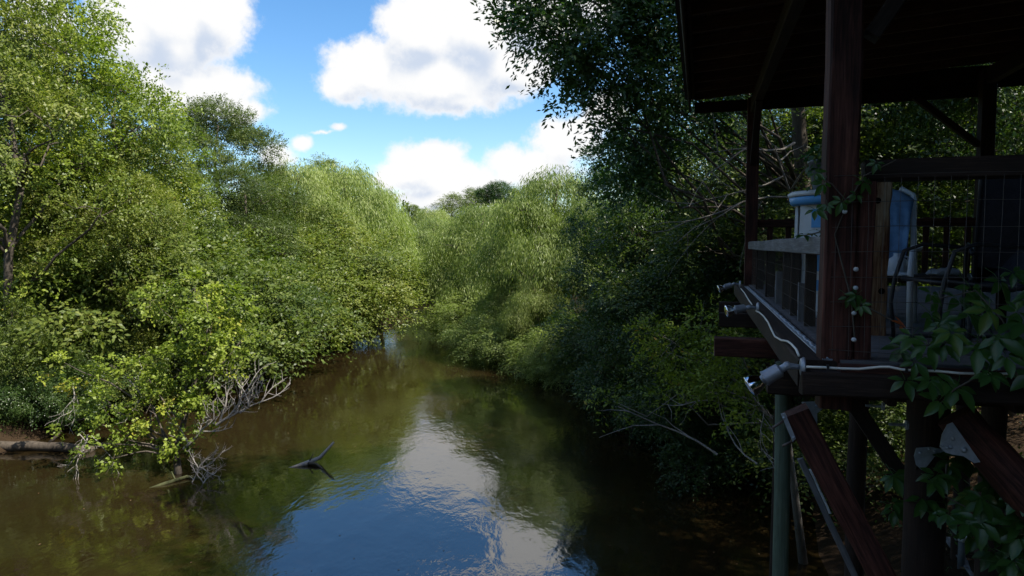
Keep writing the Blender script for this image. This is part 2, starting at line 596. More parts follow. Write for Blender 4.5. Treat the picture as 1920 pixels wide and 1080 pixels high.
def ground_z(x, y):
    d = shore(x, y)
    x, y = np.asarray(x, float), np.asarray(y, float)
    land = 1.5 * (1 - np.exp(-np.maximum(d, 0) / 1.2)) + 1.2 * (1 - np.exp(-np.maximum(d, 0) / 9))
    bed = np.maximum(d, -5) * 0.35
    z = np.where(d > 0, land, bed)
    z = z + np.where(d > -0.5, 0.13 * np.sin(x * 1.3 + 0.7 * y) * np.sin(y * 0.9 - 0.5 * x) + 0.08 * np.sin(2.9 * x + 1) * np.sin(3.3 * y), 0)
    return z


def gz(x, y):
    return float(ground_z(np.array([x]), np.array([y]))[0])


def axis(c, half, n, far):
    u = np.linspace(-1, 1, n)
    k = np.sinh(4.2 * u) / np.sinh(4.2)
    return c + 0.45 * half * u + k * (far - 0.45 * half)


gx = axis(-2, 60, 231, 2500)
gy = axis(25, 80, 231, 2500)
GX, GY = np.meshgrid(gx, gy, indexing='ij')
GZ = ground_z(GX, GY)
nx, ny = GX.shape
co = np.stack([GX, GY, GZ], -1).reshape(-1, 3)
ii, jj = np.meshgrid(np.arange(nx - 1), np.arange(ny - 1), indexing='ij')
q = np.stack([ii * ny + jj, (ii + 1) * ny + jj, (ii + 1) * ny + jj + 1, ii * ny + jj + 1], -1).reshape(-1, 4)


def np_mesh(name, co, quads, mat, tint=None, smooth=False):
    me = bpy.data.meshes.new(name)
    nv, nf = len(co), len(quads)
    me.vertices.add(nv)
    me.vertices.foreach_set('co', np.ascontiguousarray(co, dtype=np.float32).ravel())
    me.loops.add(nf * 4)
    me.loops.foreach_set('vertex_index', np.ascontiguousarray(quads, dtype=np.int32).ravel())
    me.polygons.add(nf)
    me.polygons.foreach_set('loop_start', np.arange(0, nf * 4, 4, dtype=np.int32))
    me.polygons.foreach_set('loop_total', np.full(nf, 4, dtype=np.int32))
    if smooth:
        me.polygons.foreach_set('use_smooth', np.ones(nf, bool))
    if tint is not None:
        a = me.attributes.new('tint', 'FLOAT', 'POINT')
        a.data.foreach_set('value', np.ascontiguousarray(tint, dtype=np.float32))
    me.materials.append(mat)
    me.update(calc_edges=True)
    return me


tag(link(bpy.data.objects.new('ground', np_mesh('ground', co, q, M['ground'], smooth=True))), kind='structure')
wv = [(-110, -90, 0), (60, -90, 0), (60, 90, 0), (-110, 90, 0)]
tag(MB().add(wv, [(0, 1, 2, 3)]).build('water', M['water']), kind='structure')

# ------------------------------------------------------------------ foliage makers


def unit(a):
    return a / np.maximum(np.linalg.norm(a, axis=-1, keepdims=True), 1e-9)


def leaves(base, axis_, nrm, length, width, tint, fold=0.18):
    """kite-shaped folded leaves, one quad each"""
    n_ = len(base)
    side = unit(np.cross(axis_, nrm))
    nrm = unit(np.cross(side, axis_))
    L, Wd = length[:, None], width[:, None]
    mid = base + axis_ * L * 0.45 + nrm * Wd * fold
    co = np.empty((n_, 4, 3))
    co[:, 0] = base
    co[:, 1] = mid + side * Wd * 0.5
    co[:, 2] = base + axis_ * L
    co[:, 3] = mid - side * Wd * 0.5
    quads = np.arange(n_ * 4).reshape(n_, 4)
    return co.reshape(-1, 3), quads, np.repeat(tint, 4)


def sprays(rng, S0, D0, per, slen, leaf, wid, droop, tint0, up=0.8, tvar=0.22, flat=0.35, nb=None):
    """leafy twigs: S0 start points, D0 directions"""
    n_ = len(S0)
    tpos = np.tile(np.linspace(0.05, 1, per), (n_, 1)) + rng.normal(0, 0.06, (n_, per))
    ln = (slen * rng.uniform(0.6, 1.25, (n_, 1)))
    side = unit(np.cross(D0, np.array([0, 0, 1.0]) + rng.normal(0, .35, (n_, 3))))
    up_ = np.cross(side, D0)
    sgn = np.where(np.arange(per) % 2 == 0, 1.0, -1.0)[None, :] * np.ones((n_, 1))
    wob = rng.normal(0, 0.12, (n_, per))
    P = S0[:, None] + D0[:, None] * (tpos * ln)[..., None]
    P = P + side[:, None] * ((sgn * 0.10 + wob) * ln * (1.15 - 0.5 * tpos))[..., None]
    P = P + up_[:, None] * (rng.normal(0, 0.06, (n_, per)) * ln)[..., None]
    P[..., 2] -= droop * (tpos ** 2) * ln
    A = D0[:, None] * 0.6 + side[:, None] * (sgn * 0.75)[..., None] + rng.normal(0, flat, (n_, per, 3))
    A[..., 2] -= droop * 0.8 * tpos
    A = unit(A)
    N = up_[:, None] * 0.5 + np.array([0, 0, up]) + rng.normal(0, 0.42, (n_, per, 3))
    if nb is not None:
        N = nb[:, None] * 1.0 + up_[:, None] * .25 + np.array([0, 0, up * .45]) + rng.normal(0, 0.36, (n_, per, 3))
    T = np.clip(tint0[:, None] + rng.normal(0, tvar, (n_, per)), 0, 1)
    k = n_ * per
    lf = leaf * rng.uniform(0.7, 1.25, k)
    return P.reshape(k, 3), A.reshape(k, 3), unit(N.reshape(k, 3)), lf, lf * wid * rng.uniform(.85, 1.15, k), T.reshape(k)


def sphere_dirs(rng, n_):
    return unit(rng.normal(0, 1, (n_, 3)))


def make_crown(seed, lobes, clumps, clump_r, per_clump, per_spray, slen, leaf, wid, droop=0.35, tint_mid=0.5, inner=0.5, tvar=0.13, low=-0.28, willow=False, cvar=0.16):
    """lobes: (centre xyz, radii xyz). returns (co, quads, tint, clump centres)"""
    rng = np.random.default_rng(seed)
    CC, OO = [], []
    areas = np.array([(r[0] * r[1] * r[2]) ** (2 / 3) for _, r in lobes])
    nums = np.maximum(2, (clumps * areas / areas.sum()).astype(int))
    for (c, r), k in zip(lobes, nums):
        d = sphere_dirs(rng, k * 3)
        d = d[d[:, 2] > low][:k]
        rad = rng.uniform(inner, 1.0, (len(d), 1)) ** 0.6
        CC.append(np.array(c) + d * np.array(r) * rad)
        OO.append(unit(d / np.array(r)))
    CC, OO = np.concatenate(CC), np.concatenate(OO)
    n_ = len(CC)
    csz = rng.uniform(0.6, 1.35, (n_, 1, 1))
    off = rng.normal(0, 1, (n_, per_clump, 3))
    off = off / np.maximum(1, np.linalg.norm(off, axis=-1, keepdims=True) / 1.5)
    S0 = CC[:, None] + off * csz * clump_r * np.array([0.62, 0.62, 0.42])
    D0 = OO[:, None] * 0.75 + off * 0.45 + rng.normal(0, .35, (n_, per_clump, 3))
    if willow:
        D0 = OO[:, None] * np.array([.45, .45, .12]) + rng.normal(0, .22, (n_, per_clump, 3)) + np.array([0, 0, -0.35])
    else:
        D0[..., 2] += 0.1
    D0 = unit(D0)
    ct = np.clip(tint_mid + rng.normal(0, cvar, (n_, 1)), 0, 1) + rng.normal(0, .05, (n_, per_clump))
    S0, D0 = S0.reshape(-1, 3), D0.reshape(-1, 3)
    P = sprays(rng, S0, D0, per_spray, slen, leaf, wid, droop, ct.reshape(-1), tvar=tvar, up=0.35 if willow else 0.8, nb=np.repeat(unit(OO[:, None] + off * .5), 1, 1).reshape(-1, 3))
    if willow:
        P = list(P)
        A = P[1] * 0.6 + np.array([0, 0, -0.8])
        P[1] = unit(A)
        P[2] = unit(P[2] * 1.0 + rng.normal(0, .45, P[2].shape))
    return leaves(*P), CC, S0


def bent(p, q, rng, k=4, amt=0.12, sag=0.0):
    p, q = np.array(p, float), np.array(q, float)
    L = np.linalg.norm(q - p)
    pts = [p + (q - p) * i / k + (rng.normal(0, amt * L / k, 3) if 0 < i < k else 0) for i in range(k + 1)]
    for i in range(1, k):
        pts[i][2] += sag * L * math.sin(math.pi * i / k)
    return pts


def make_trunk(seed, base_r, trunk_pts, lobes, clumps, limb_frac=0.5, twig_every=2, bark='bark', n=8):
    rng = np.random.default_rng(seed + 99)
    mb = MB()
    tp = [np.array(p, float) for p in trunk_pts]
    k = len(tp)
    rad = [base_r * (1.35 if i == 0 else 1 - 0.72 * i / (k - 1)) for i in range(k)]
    mb.tube(tp, rad, n)
    C = np.array([c for c, _ in lobes], float)
    # a limb from the trunk into every lobe
    for (c, r) in lobes:
        c = np.array(c, float)
        best = min(range(1, k), key=lambda i: abs(tp[i][2] - (c[2] - 0.55 * np.linalg.norm(c[:2] - tp[i][:2]) - 0.6)))
        st = tp[best]
        lr = max(0.02, rad[best] * limb_frac)
        mb.tube(bent(st, c, rng, 5, 0.22, 0.05), [lr * (1 - 0.14 * i) for i in range(6)], 6)
    if len(clumps):
        for i in range(0, len(clumps), twig_every):
            p = clumps[i]
            j = np.argmin(np.linalg.norm(C - p, axis=1))
            st = C[j] + (p - C[j]) * rng.uniform(-.1, .2) + rng.normal(0, .1, 3)
            lr = base_r * limb_frac * 0.22
            mb.tube(bent(st, p + unit(p - C[j]) * 0.3, rng, 3, 0.25), [lr, lr * .7, lr * .45, lr * .2], 4, False)
    return mb.mesh('trunk', M[bark], True)


PROTO = {}


def lobes_broad(rng, H, rx, n_=9, low=0.2, top=0.95):
    """pads of foliage in uneven layers round a trunk"""
    L = [((rng.uniform(-.5, .5), rng.uniform(-.5, .5), H * 0.93), (rx * .34, rx * .34, H * .07))]
    n_ = int(n_ * 1.7)
    for i in range(n_):
        a = i * 2.4 + rng.uniform(-.5, .5)
        zf = low + (top - low) * ((i + .5) / n_) + rng.uniform(-.04, .04)
        rr = rx * rng.uniform(.42, .86) * (1.0 - 0.6 * max(0, zf - 0.6) / 0.4)
        s = rx * rng.uniform(.22, .42)
        L.append(((rr * math.cos(a), rr * math.sin(a), H * zf * 0.95), (s, s * rng.uniform(.8, 1.1), s * rng.uniform(.45, .7))))
    return L


def proto(name, seed, lobes, trunk, base_r, mat, bark='bark', twig_every=3, limb_frac=.5, **kw):
    (co, qd, ti), CC, S0 = make_crown(seed, lobes, **kw)
    cm = np_mesh('crown', co, qd, M[mat], ti)
    tm = make_trunk(seed, base_r, trunk, lobes, CC, limb_frac, twig_every, bark)
    PROTO[name] = (tm, cm)


def wob_trunk(seed, H, amt=0.25, k=6, lean=(0, 0)):
    rng = np.random.default_rng(seed + 5)
    return [(lean[0] * (i / k) ** 1.3 + (rng.normal(0, amt) if i else 0), lean[1] * (i / k) ** 1.3 + (rng.normal(0, amt) if i else 0), H * i / k - (0.4 if i == 0 else 0)) for i in range(k + 1)]


def tree(pname, name, label, x, y, s=(1, 1, 1), rot=0.0, group=None, cat='tree', crown_mat=None, z=None, tilt=(0, 0)):
    tm, cm = PROTO[pname]
    if not hasattr(s, '__len__'):
        s = (s, s, s)
    r = thing(name, label, cat, (x, y, gz(x, y) if z is None else z), rot, group)
    r.rotation_euler = (tilt[0], tilt[1], rot)
    r.scale = s
    link(bpy.data.objects.new('trunk' if cat == 'tree' else 'stem', tm), r)
    c = link(bpy.data.objects.new('crown' if cat == 'tree' else 'foliage', cm), r)
    if crown_mat:
        c.material_slots[0].link = 'OBJECT'
        c.material_slots[0].material = M[crown_mat]
    return r


_r = np.random.default_rng(3)
# 12 m broadleaf trees, radius about 4.5
proto('broad_a', 21, lobes_broad(_r, 12, 4.4, 13, 0.12), wob_trunk(21, 10.5), 0.26, 'leaf_broad', clumps=270, clump_r=0.8, per_clump=23, per_spray=14, slen=0.65, leaf=0.125, wid=0.52)
proto('broad_b', 22, lobes_broad(_r, 12, 4.2, 12, 0.10), wob_trunk(22, 10.5, .3), 0.24, 'leaf_broad', clumps=260, clump_r=0.75, per_clump=23, per_spray=14, slen=0.7, leaf=0.12, wid=0.5, droop=.5)
proto('broad_c', 23, lobes_broad(_r, 12, 4.4, 14, 0.12), wob_trunk(23, 10.5, .3), 0.24, 'leaf_yellow', clumps=250, clump_r=0.75, per_clump=19, per_spray=14, slen=0.6, leaf=0.13, wid=0.55, tint_mid=0.4, tvar=.16)
# tall tree with an open umbrella top
proto('umbrella', 31, [((0, 0, 13.4), (2.2, 2.2, 1.0)), ((-2.6, .4, 12.2), (1.7, 1.7, .8)), ((2.9, -.3, 11.6), (2.0, 1.8, .8)), ((1.0, 1.8, 12.6), (1.8, 1.8, .8)), ((3.6, .6, 9.6), (1.5, 1.5, .7)), ((-1.6, -1.8, 11.2), (1.8, 1.8, .8)), ((.4, -2.2, 9.6), (2, 2, .8)), ((-3, 1, 9.2), (1.6, 1.6, .8))],
      wob_trunk(31, 13, .25), 0.22, 'leaf_shade', clumps=250, clump_r=0.7, per_clump=18, per_spray=13, slen=0.6, leaf=0.14, wid=0.5, droop=.1)
# willows
_w = [((0, 0, 8.2), (2.2, 2.2, 1.6)), ((-2.3, .4, 6.6), (1.8, 1.8, 1.7)), ((2.2, .5, 6.8), (1.9, 1.9, 1.7)), ((.3, -2.2, 6.2), (1.9, 1.8, 1.7)), ((.2, 2.3, 6.3), (1.9, 1.8, 1.6)), ((-3.2, -1.0, 4.4), (1.6, 1.6, 1.8)), ((3.1, -.9, 4.4), (1.6, 1.6, 1.8)), ((-1.2, -2.9, 3.9), (1.6, 1.6, 1.8)), ((1.6, -3.0, 4.0), (1.6, 1.6, 1.8)), ((-2.2, 2.4, 4.0), (1.6, 1.6, 1.6))]
_w = [(c, (r[0] * .74, r[1] * .74, r[2] * .62)) for c, r in _w]
proto('willow_a', 41, _w, wob_trunk(41, 8.4, .3), 0.24, 'leaf_willow', clumps=250, clump_r=0.48, per_clump=18, per_spray=15, slen=1.5, leaf=0.235, wid=0.17, droop=.55, willow=True, inner=.6, low=-.15)
_w2 = [((0, 0, 7.6), (1.7, 1.7, 1.4)), ((-1.6, -.6, 6.2), (1.5, 1.5, 1.5)), ((1.7, .4, 6.0), (1.5, 1.6, 1.5)), ((.2, -1.9, 5.2), (1.6, 1.5, 1.6)), ((-2.3, .8, 4.2), (1.5, 1.5, 1.7)), ((2.4, -.7, 4.0), (1.5, 1.5, 1.7)), ((-.7, -2.6, 3.0), (1.5, 1.5, 1.5)), ((1.2, 2.2, 4.4), (1.6, 1.6, 1.6)), ((-2.4, -1.6, 2.6), (1.4, 1.4, 1.3)), ((2.4, -2, 2.4), (1.3, 1.3, 1.2))]
_w2 = [(c, (r[0] * .74, r[1] * .74, r[2] * .62)) for c, r in _w2]
proto('willow_b', 42, _w2, wob_trunk(42, 7.4, .3), 0.2, 'leaf_willow', clumps=230, clump_r=0.45, per_clump=17, per_spray=15, slen=1.3, leaf=0.235, wid=0.17, droop=.55, willow=True, inner=.6, low=-.2)
# waterside shrubs, 4 m high, radius about 2.6
_s = [((0, 0, 3.0), (1.5, 1.5, 1.0)), ((-1.5, -.4, 2.2), (1.2, 1.2, .8)), ((1.5, .2, 2.3), (1.3, 1.2, .8)), ((.2, -1.5, 1.9), (1.3, 1.2, .8)), ((-1.1, -1.5, 1.1), (1.1, 1.1, .7)), ((1.3, -1.4, 1.2), (1.2, 1.1, .7)), ((0, 1.5, 2.2), (1.3, 1.2, .9)), ((-2.1, .6, 1.2), (1, 1, .7)), ((2.1, .5, 1.2), (1, 1, .7)), ((.2, -2.2, .8), (1.1, .9, .55))]
proto('shrub_a', 51, _s, wob_trunk(51, 2.6, .15, 4), 0.09, 'leaf_broad', clumps=150, clump_r=0.5, per_clump=20, per_spray=14, slen=0.5, leaf=0.095, wid=0.5, droop=.45)
proto('shrub_b', 52, [((x * .9, y * 1.05, z * .95), r) for (x, y, z), r in _s], wob_trunk(52, 2.6, .2, 4), 0.09, 'leaf_broad', clumps=150, clump_r=0.48, per_clump=20, per_spray=14, slen=0.55, leaf=0.10, wid=0.42, droop=.6)
# trees of the shaded right bank
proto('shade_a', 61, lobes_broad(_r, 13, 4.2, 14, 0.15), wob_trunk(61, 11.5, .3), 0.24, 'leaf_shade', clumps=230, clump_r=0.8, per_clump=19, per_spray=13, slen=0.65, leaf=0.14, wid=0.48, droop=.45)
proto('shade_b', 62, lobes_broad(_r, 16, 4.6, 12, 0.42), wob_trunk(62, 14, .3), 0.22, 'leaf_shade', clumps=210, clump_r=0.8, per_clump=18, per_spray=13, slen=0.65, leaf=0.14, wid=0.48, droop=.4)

# ---- left bank
GL = 'trees along the left bank'


def px_x(px, Y):
    return (px - 960) / 1280 * Y


def ltree(p, name, label, px, Y, top, rx=1.0, rot=0.0, **kw):
    """tree whose trunk stands at photo column px, Y metres ahead, top at photo row top"""
    x = px_x(px, Y)
    z0 = kw.get('z')
    z0 = gz(x, Y) if z0 is None else z0
    Hp = {'broad_a': 12, 'broad_b': 12, 'broad_c': 12, 'umbrella': 14.4, 'willow_a': 9.9, 'willow_b': 9.1, 'shrub_a': 4.1, 'shrub_b': 4.0, 'shade_a': 13, 'shade_b': 16}[p]
    H = at(px, top, Y).z - z0
    k = H / Hp
    return tree(p, name, label, x, Y, (k * rx, k * rx, k), rot, **kw)


ltree('shade_b', 'tall_tree', 'tallest tree on the left bank, dark forking limbs, crown cut by the top left corner', 20, 22.5, -150, 0.82, 0.4, group=GL, crown_mat='leaf_broad')
ltree('broad_c', 'tall_tree', 'yellow-green tree leaning out of the top left crown against the clouds', 130, 26.0, -30, 0.8, 2.0, group=GL)
ltree('broad_b', 'leafy_tree', 'broad green tree stepping down to the right of the tallest left tree', 215, 27.5, 150, 0.92, 1.3, group=GL)
ltree('broad_c', 'leafy_tree', 'pale yellow-green tree below the umbrella-topped tree', 315, 30.0, 262, 0.86, 4.2, group=GL)
ltree('umbrella', 'umbrella_tree', 'dark tree with flat umbrella top standing above the others before the left cloud', 412, 42.0, 196, 0.86, 0.3, group=GL, crown_mat='leaf_mid')
ltree('broad_b', 'leafy_tree', 'mid-green tree in front of and right of the umbrella-topped tree', 455, 37.0, 318, 1.0, 3.0, group=GL, crown_mat='leaf_mid')
ltree('willow_a', 'willow_tree', 'feathery olive-green rounded tree with a small sky gap, left of the middle', 560, 45.0, 285, 0.95, 1.0, group=GL)
ltree('willow_b', 'willow_tree', 'feathery domed tree, second from the far end of the left bank', 648, 48.0, 284, 1.05, 2.2, group=GL)
ltree('willow_a', 'willow_tree', 'last drooping tree of the left bank where the river narrows', 712, 55.0, 335, 0.66, 4.4, group=GL)
ltree('broad_a', 'leafy_tree', 'deep green tree behind the waterside bushes at the left edge', 70, 33.0, 120, 0.9, 2.9, group=GL, crown_mat='leaf_mid')
ltree('broad_a', 'leafy_tree', 'rounded green tree filling the middle of the left bank', 510, 40.0, 330, 0.8, 5.0, group=GL)
ltree('broad_b', 'leafy_tree', 'green tree behind the domed willows near the river bend', 610, 57.0, 300, 0.8, 0.5, group=GL)
ltree('broad_b', 'leafy_tree', 'bushy green tree above the leaning yellow-green maple', 250, 24.5, 330, 0.72, 0.2, group=GL)
ltree('broad_b', 'leafy_tree', 'low shady tree overhanging the fallen trunk at the left', 100, 25.0, 330, 0.95, 2.2, group=GL)
GS = 'bushes overhanging the left waterline'
sh = [  # px, Y, top, rx, kind, label
    (10, 21.5, 560, 0.6, 'shrub_a', 'glossy green bush at the left edge above the fallen log'),
    (100, 28.0, 480, 1.0, 'shrub_b', 'bush coloured dark for deep shade behind the fallen trunk'),
    (270, 26.5, 400, 1.1, 'shrub_a', 'bright green bush above the orange-tinged maple leaves'),
    (350, 28.5, 420, 1.0, 'shrub_b', 'green bush above the top of the leaning maple'),
    (440, 32.5, 425, 1.05, 'shrub_a', 'green bush behind the bare grey branches'),
    (490, 36.5, 450, 1.0, 'shrub_b', 'bush with leaves touching the water right of the leaning maple'),
    (560, 39.0, 440, 1.1, 'shrub_a', 'dense bush over the brown water, middle of the left bank'),
    (620, 42.5, 430, 1.1, 'shrub_b', 'bush reaching lowest over the water on the left bank'),
    (640, 46.5, 440, .95, 'shrub_a', 'pale bush stretching branches over the narrowing river'),
    (690, 53.0, 470, 0.7, 'shrub_b', 'last bush before the dark gap at the river bend'),
    (590, 43.0, 380, 1.1, 'shrub_b', 'bush behind the first waterside row under the domed willow'),
]
sh += [(640, 51.0, 500, 1.0, 'shrub_a', 'bush coloured dark as if in shade behind the far waterside bushes'), (20, 21.6, 660, .9, 'shrub_b', 'low bush coloured dark for shade above the left end of the fallen trunk'), (85, 21.4, 690, .9, 'shrub_a', 'low bush coloured dark for shade, hiding the mud above the fallen trunk'), (165, 23.0, 640, 1.0, 'shrub_b', 'bush coloured dark for shade behind the left maple twigs')]
for k, (px, Y, top, rx, p, lab) in enumerate(sh):
    ltree(p, 'waterside_bush', lab, px, Y, top, rx, k * 1.7, group=GS, cat='bush', z=1.2 if k in (0,) else (.15 if k >= len(sh) - 3 else None), crown_mat='leaf_shade' if (k == 1 or k >= len(sh) - 4) else None)  # dark leaf material on some bushes puts shade into their colour

# ---- far bank beyond the bend and right bank willows
GF = 'trees beyond the river bend'
for k, (px, Y, top, rx, p, lab) in enumerate([
        (770, 84, 385, .9, 'broad_b', 'far tree just right of the left bank, under the low cloud'),
        (815, 78, 378, 1.0, 'willow_b', 'pale feathery tree closing the end of the river'),
        (850, 92, 366, 1.0, 'broad_b', 'distant green tree below the middle of the low cloud'),
        (895, 88, 356, .9, 'broad_a', 'distant darker tree with ragged top right of the river end'),
        (935, 80, 345, .9, 'umbrella', 'distant dark tree with knobbly top beside the big willow'),
        (980, 86, 352, .9, 'broad_a', 'distant tree hidden behind the big willow')]):
    ltree(p, 'distant_tree', lab, px, Y, top, rx, k * 2.1, group=GF)
GW = 'willows on the right bank'
ltree('willow_b', 'willow_tree', 'farthest pale willow of the right bank at the river bend', 815, 74.0, 395, 1.05, 0.6, group=GW)
ltree('willow_a', 'willow_tree', 'willow between the river bend and the two big willows', 885, 58.0, 385, 1.0, 3.6, group=GW)
ltree('willow_b', 'willow_tree', 'light willow left of the biggest willow', 905, 47.0, 362, 1.15, 5.1, group=GW)
ltree('willow_a', 'willow_tree', 'biggest weeping willow, right of the river under the sky gap', 1042, 37.0, 298, 1.02, 0.9, group=GW)
ltree('willow_b', 'willow_tree', 'weeping willow in half shade behind the dark right trees', 1120, 34.0, 350, 1.0, 2.7, group=GW)
ltree('willow_b', 'willow_tree', 'low willow trailing its branches into the river ripples', 945, 38.0, 500, 1.1, 1.4, group=GW)
ltree('willow_a', 'willow_tree', 'low willow bush with a bare limb above the water', 1010, 33.5, 505, 1.0, 4.0, group=GW)
ltree('shrub_a', 'willow_bush', 'small light green bush dipping in the water below the big willow', 1045, 29.5, 615, 0.75, 0.0, group=GW, cat='bush', crown_mat='leaf_willow')
for k, (px, Y, top, lab) in enumerate([(930, 36.0, 575, 'willow bush dipping into the ripples at the narrowing of the river'), (985, 34.0, 590, 'willow bush with drooping tips over the dark water below the low limb'), (885, 43.5, 545, 'pale willow bush at the waterline left of the dipping one'), (1050, 31.5, 600, 'half shaded willow bush on the dark side of the low willows')]):
    ltree('shrub_b', 'willow_bush', lab, px, Y, top, 1.25, k * 1.9, group=GW, cat='bush', z=-.3, crown_mat='leaf_willow')
ltree('willow_b', 'willow_bush', 'willow bush at the very end of the visible river', 826, 71.0, 450, 1.0, 1.0, group=GW, cat='bush', z=0)
ltree('willow_b', 'willow_bush', 'feathery bush on the right waterline just before the bend', 868, 56.0, 490, 1.0, 2.0, group=GW, cat='bush', z=0)
ltree('willow_b', 'willow_tree', 'drooping willow front overhanging the narrow water', 895, 45.0, 520, 1.0, 0.0, group=GW)

# ---- shaded right bank
GR = 'dark trees on the right bank'
for k, (px, Y, top, rx, p, lab) in enumerate([
        (1195, 26.0, 205, .82, 'shade_a', 'dark tree right of the willows, its crown against the sky'),
        (1190, 22.0, 470, .9, 'shade_a', 'low dark tree leaning over the black water'),
        (1290, 21.0, 190, .9, 'shade_a', 'dark tree left of the roof corner and above the lamps'),
        (1400, 24.0, 120, .8, 'shade_a', 'sun-flecked tree seen between the two left posts'),
        (1330, 17.5, 420, .9, 'shade_a', 'dark tree behind the bare grey branches'),
        (1500, 20.0, 100, .8, 'shade_b', 'tree behind the toy stand'),
        (1640, 19.0, 20, .8, 'broad_b', 'dense tree right behind the front post'),
        (1745, 17.0, -200, .7, 'shade_b', 'tree with straight trunk left of the far right post'),
        (1800, 20.0, -200, .7, 'shade_b', 'tree with leaning trunk just left of the far right post'),
        (1900, 16.0, -100, .8, 'shade_a', 'dark leafy tree at the right edge beyond the pavilion'),
        (1700, 25.0, -50, 1., 'broad_a', 'far tree in the gap under the roof'),
        (1850, 27.0, -100, 1., 'broad_b', 'tree in the background behind the far right post')]):
    ltree(p, 'shaded_tree', lab, px, Y, top, rx, k * 1.9, group=GR)
GK = 'background trees behind the right bank'
for k, (px, Y, top, p, mt, lab) in enumerate([
        (1480, 17.0, 205, 'broad_b', None, 'sunlit yellow-green tree between the far left post and the front post'),
        (1690, 23.0, 170, 'broad_c', None, 'sunlit tree glimpsed under the roof right of the front post'),
        (1880, 21.0, 150, 'broad_b', None, 'sunlit foliage right of the far right post'),
        (1420, 36.0, 330, 'shade_a', None, 'background tree behind the bare boughs'),
        (1540, 34.0, 300, 'shade_a', None, 'background tree behind the toy stand'),
        (1660, 38.0, 300, 'shade_a', None, 'background tree behind the peeling post'),
        (1780, 36.0, 300, 'shade_a', None, 'background tree behind the black chair'),
        (1900, 40.0, 300, 'shade_a', None, 'background tree at the right edge')]):
    ltree(p, 'background_tree', lab, px, Y, top, 1.15, k * 1.1, group=GK)
for k, (px, Y, top, rx, lab) in enumerate([(1105, 30.5, 590, 1.1, 'dark bush at the waterline right of the willow bushes'), (1190, 27.5, 590, 1.0, 'dark bush dipping in the black water, second right of the willows'), (1285, 24.5, 600, 1.0, 'dark bush behind the arching bare twig'), (1365, 21.5, 610, 1.0, 'dark bush under the light-leaved bush'), (1440, 19.0, 630, 1.0, 'dark bush at the waterline left of the green-grey pole'), (1535, 17.5, 640, 1.0, 'dark bush seen behind the green-grey pole'), (1230, 28.0, 500, 1.1, 'taller dark bush behind the waterline bushes'), (1340, 24.0, 520, 1.1, 'taller dark bush behind the flood lamps')]):
    ltree('shrub_a' if k % 2 else 'shrub_b', 'dark_bush', lab, px, Y, top, rx, k * 1.3, group='dark bushes along the right waterline', cat='bush', z=-.25, crown_mat='leaf_shade')  # dark leaf material gives these bushes the black shade of the bank
for k, (px, Y, top, lab) in enumerate([(1240, 23.0, 330, 'dense dark tree in the middle of the right bank'), (1350, 21.0, 330, 'dense dark tree behind the nearest flood lamp')]):
    ltree('shade_a', 'shaded_tree', lab, px, Y, top, 1.0, k * 2.2 + .5, group=GR)
# unseen trees of the surrounding wood, added to shade deck and water
GB = 'trees beside and behind the pavilion, out of the picture'
for k, (x, y, s, p) in enumerate([(14, 1, 1.35, 'shade_a'), (13.5, 5.5, 1.3, 'shade_a'), (14, -6, 1.35, 'shade_a'), (12.5, -3, 1.4, 'shade_a'), (10, -9, 1.3, 'shade_a'), (8, -6.5, 1.15, 'shade_b'), (9, -15, 1.3, 'shade_a'), (5, -19, 1.3, 'shade_a'), (20, 4, 1.35, 'shade_a'), (11.5, 8.0, 1.4, 'shade_b'), (11, 1.0, 1.4, 'shade_b'), (10, -22, 1.3, 'shade_a'), (1, -26, 1.3, 'shade_a'), (-6, -28, 1.3, 'shade_a'), (-13, -24, 1.3, 'shade_a'), (-18, -14, 1.3, 'shade_a'), (-19, -4, 1.25, 'shade_a'), (-21, 6, 1.2, 'shade_a'), (6, -11, 1.2, 'shade_a')]):
    tree(p, 'shaded_tree', 'unseen tall tree of the surrounding wood, added to shade deck and water', x, y, s, k * 1.3, group=GB)

# ------------------------------------------------------------------ oak overhanging the river from the right
def hero(name, label, cat, base, trunk, lobes, base_r, mat, bark, seed, limb_frac=.5, twig_every=2, crown_name='crown', trunk_name='trunk', extra=None, **kw):
    b = Vector(base)
    rel = [((c[0] - b.x, c[1] - b.y, c[2] - b.z), r) for c, r in lobes]
    tr = [(p[0] - b.x, p[1] - b.y, p[2] - b.z) for p in trunk]
    (co_, qd, ti), CC, S0 = make_crown(seed, rel, **kw)
    root = thing(name, label, cat, base)
    link(bpy.data.objects.new(crown_name, np_mesh(crown_name, co_, qd, M[mat], ti)), root)
    tm = make_trunk(seed, base_r, tr, rel, CC, limb_frac, twig_every, bark)
    tm.name = trunk_name
    link(bpy.data.objects.new(trunk_name, tm), root)
    return root


oak_lobes = []
for (px, py, Y, r, rz) in [(985, 15, 13.0, .55, .4), (1040, 60, 13.2, .6, .45), (1075, 130, 13.4, .5, .42), (1060, 175, 13.4, .34, .28), (1120, 40, 13.6, .8, .6), (1150, 120, 13.8, .7, .55),
                           (1205, 60, 14.0, .9, .7), (1235, 150, 14.2, .8, .7), (1195, 190, 14.6, .6, .5), (1255, 10, 14.0, .8, .7), (1010, -60, 13.2, .8, .6), (1100, -90, 13.6, 1.0, .7),
                           (1230, -110, 14.2, 1.2, .8), (1300, 60, 14.8, .9, .8), (1140, -230, 14.2, 1.3, .9), (1330, -200, 15.0, 1.5, 1.0), (1430, -90, 15.6, 1.4, 1.1), (1285, 240, 15.2, .7, .7), (1180, 255, 15.0, .6, .5), (1235, 310, 15.4, .7, .6), (1140, 215, 14.2, .45, .35), (1165, 320, 15.6, .55, .5), (1100, 90, 13.5, .6, .5), (1175, 10, 14, .7, .5), (1340, 150, 15.4, .9, .9)]:
    oak_lobes.append((tuple(at(px, py, Y)), (r, r, rz)))
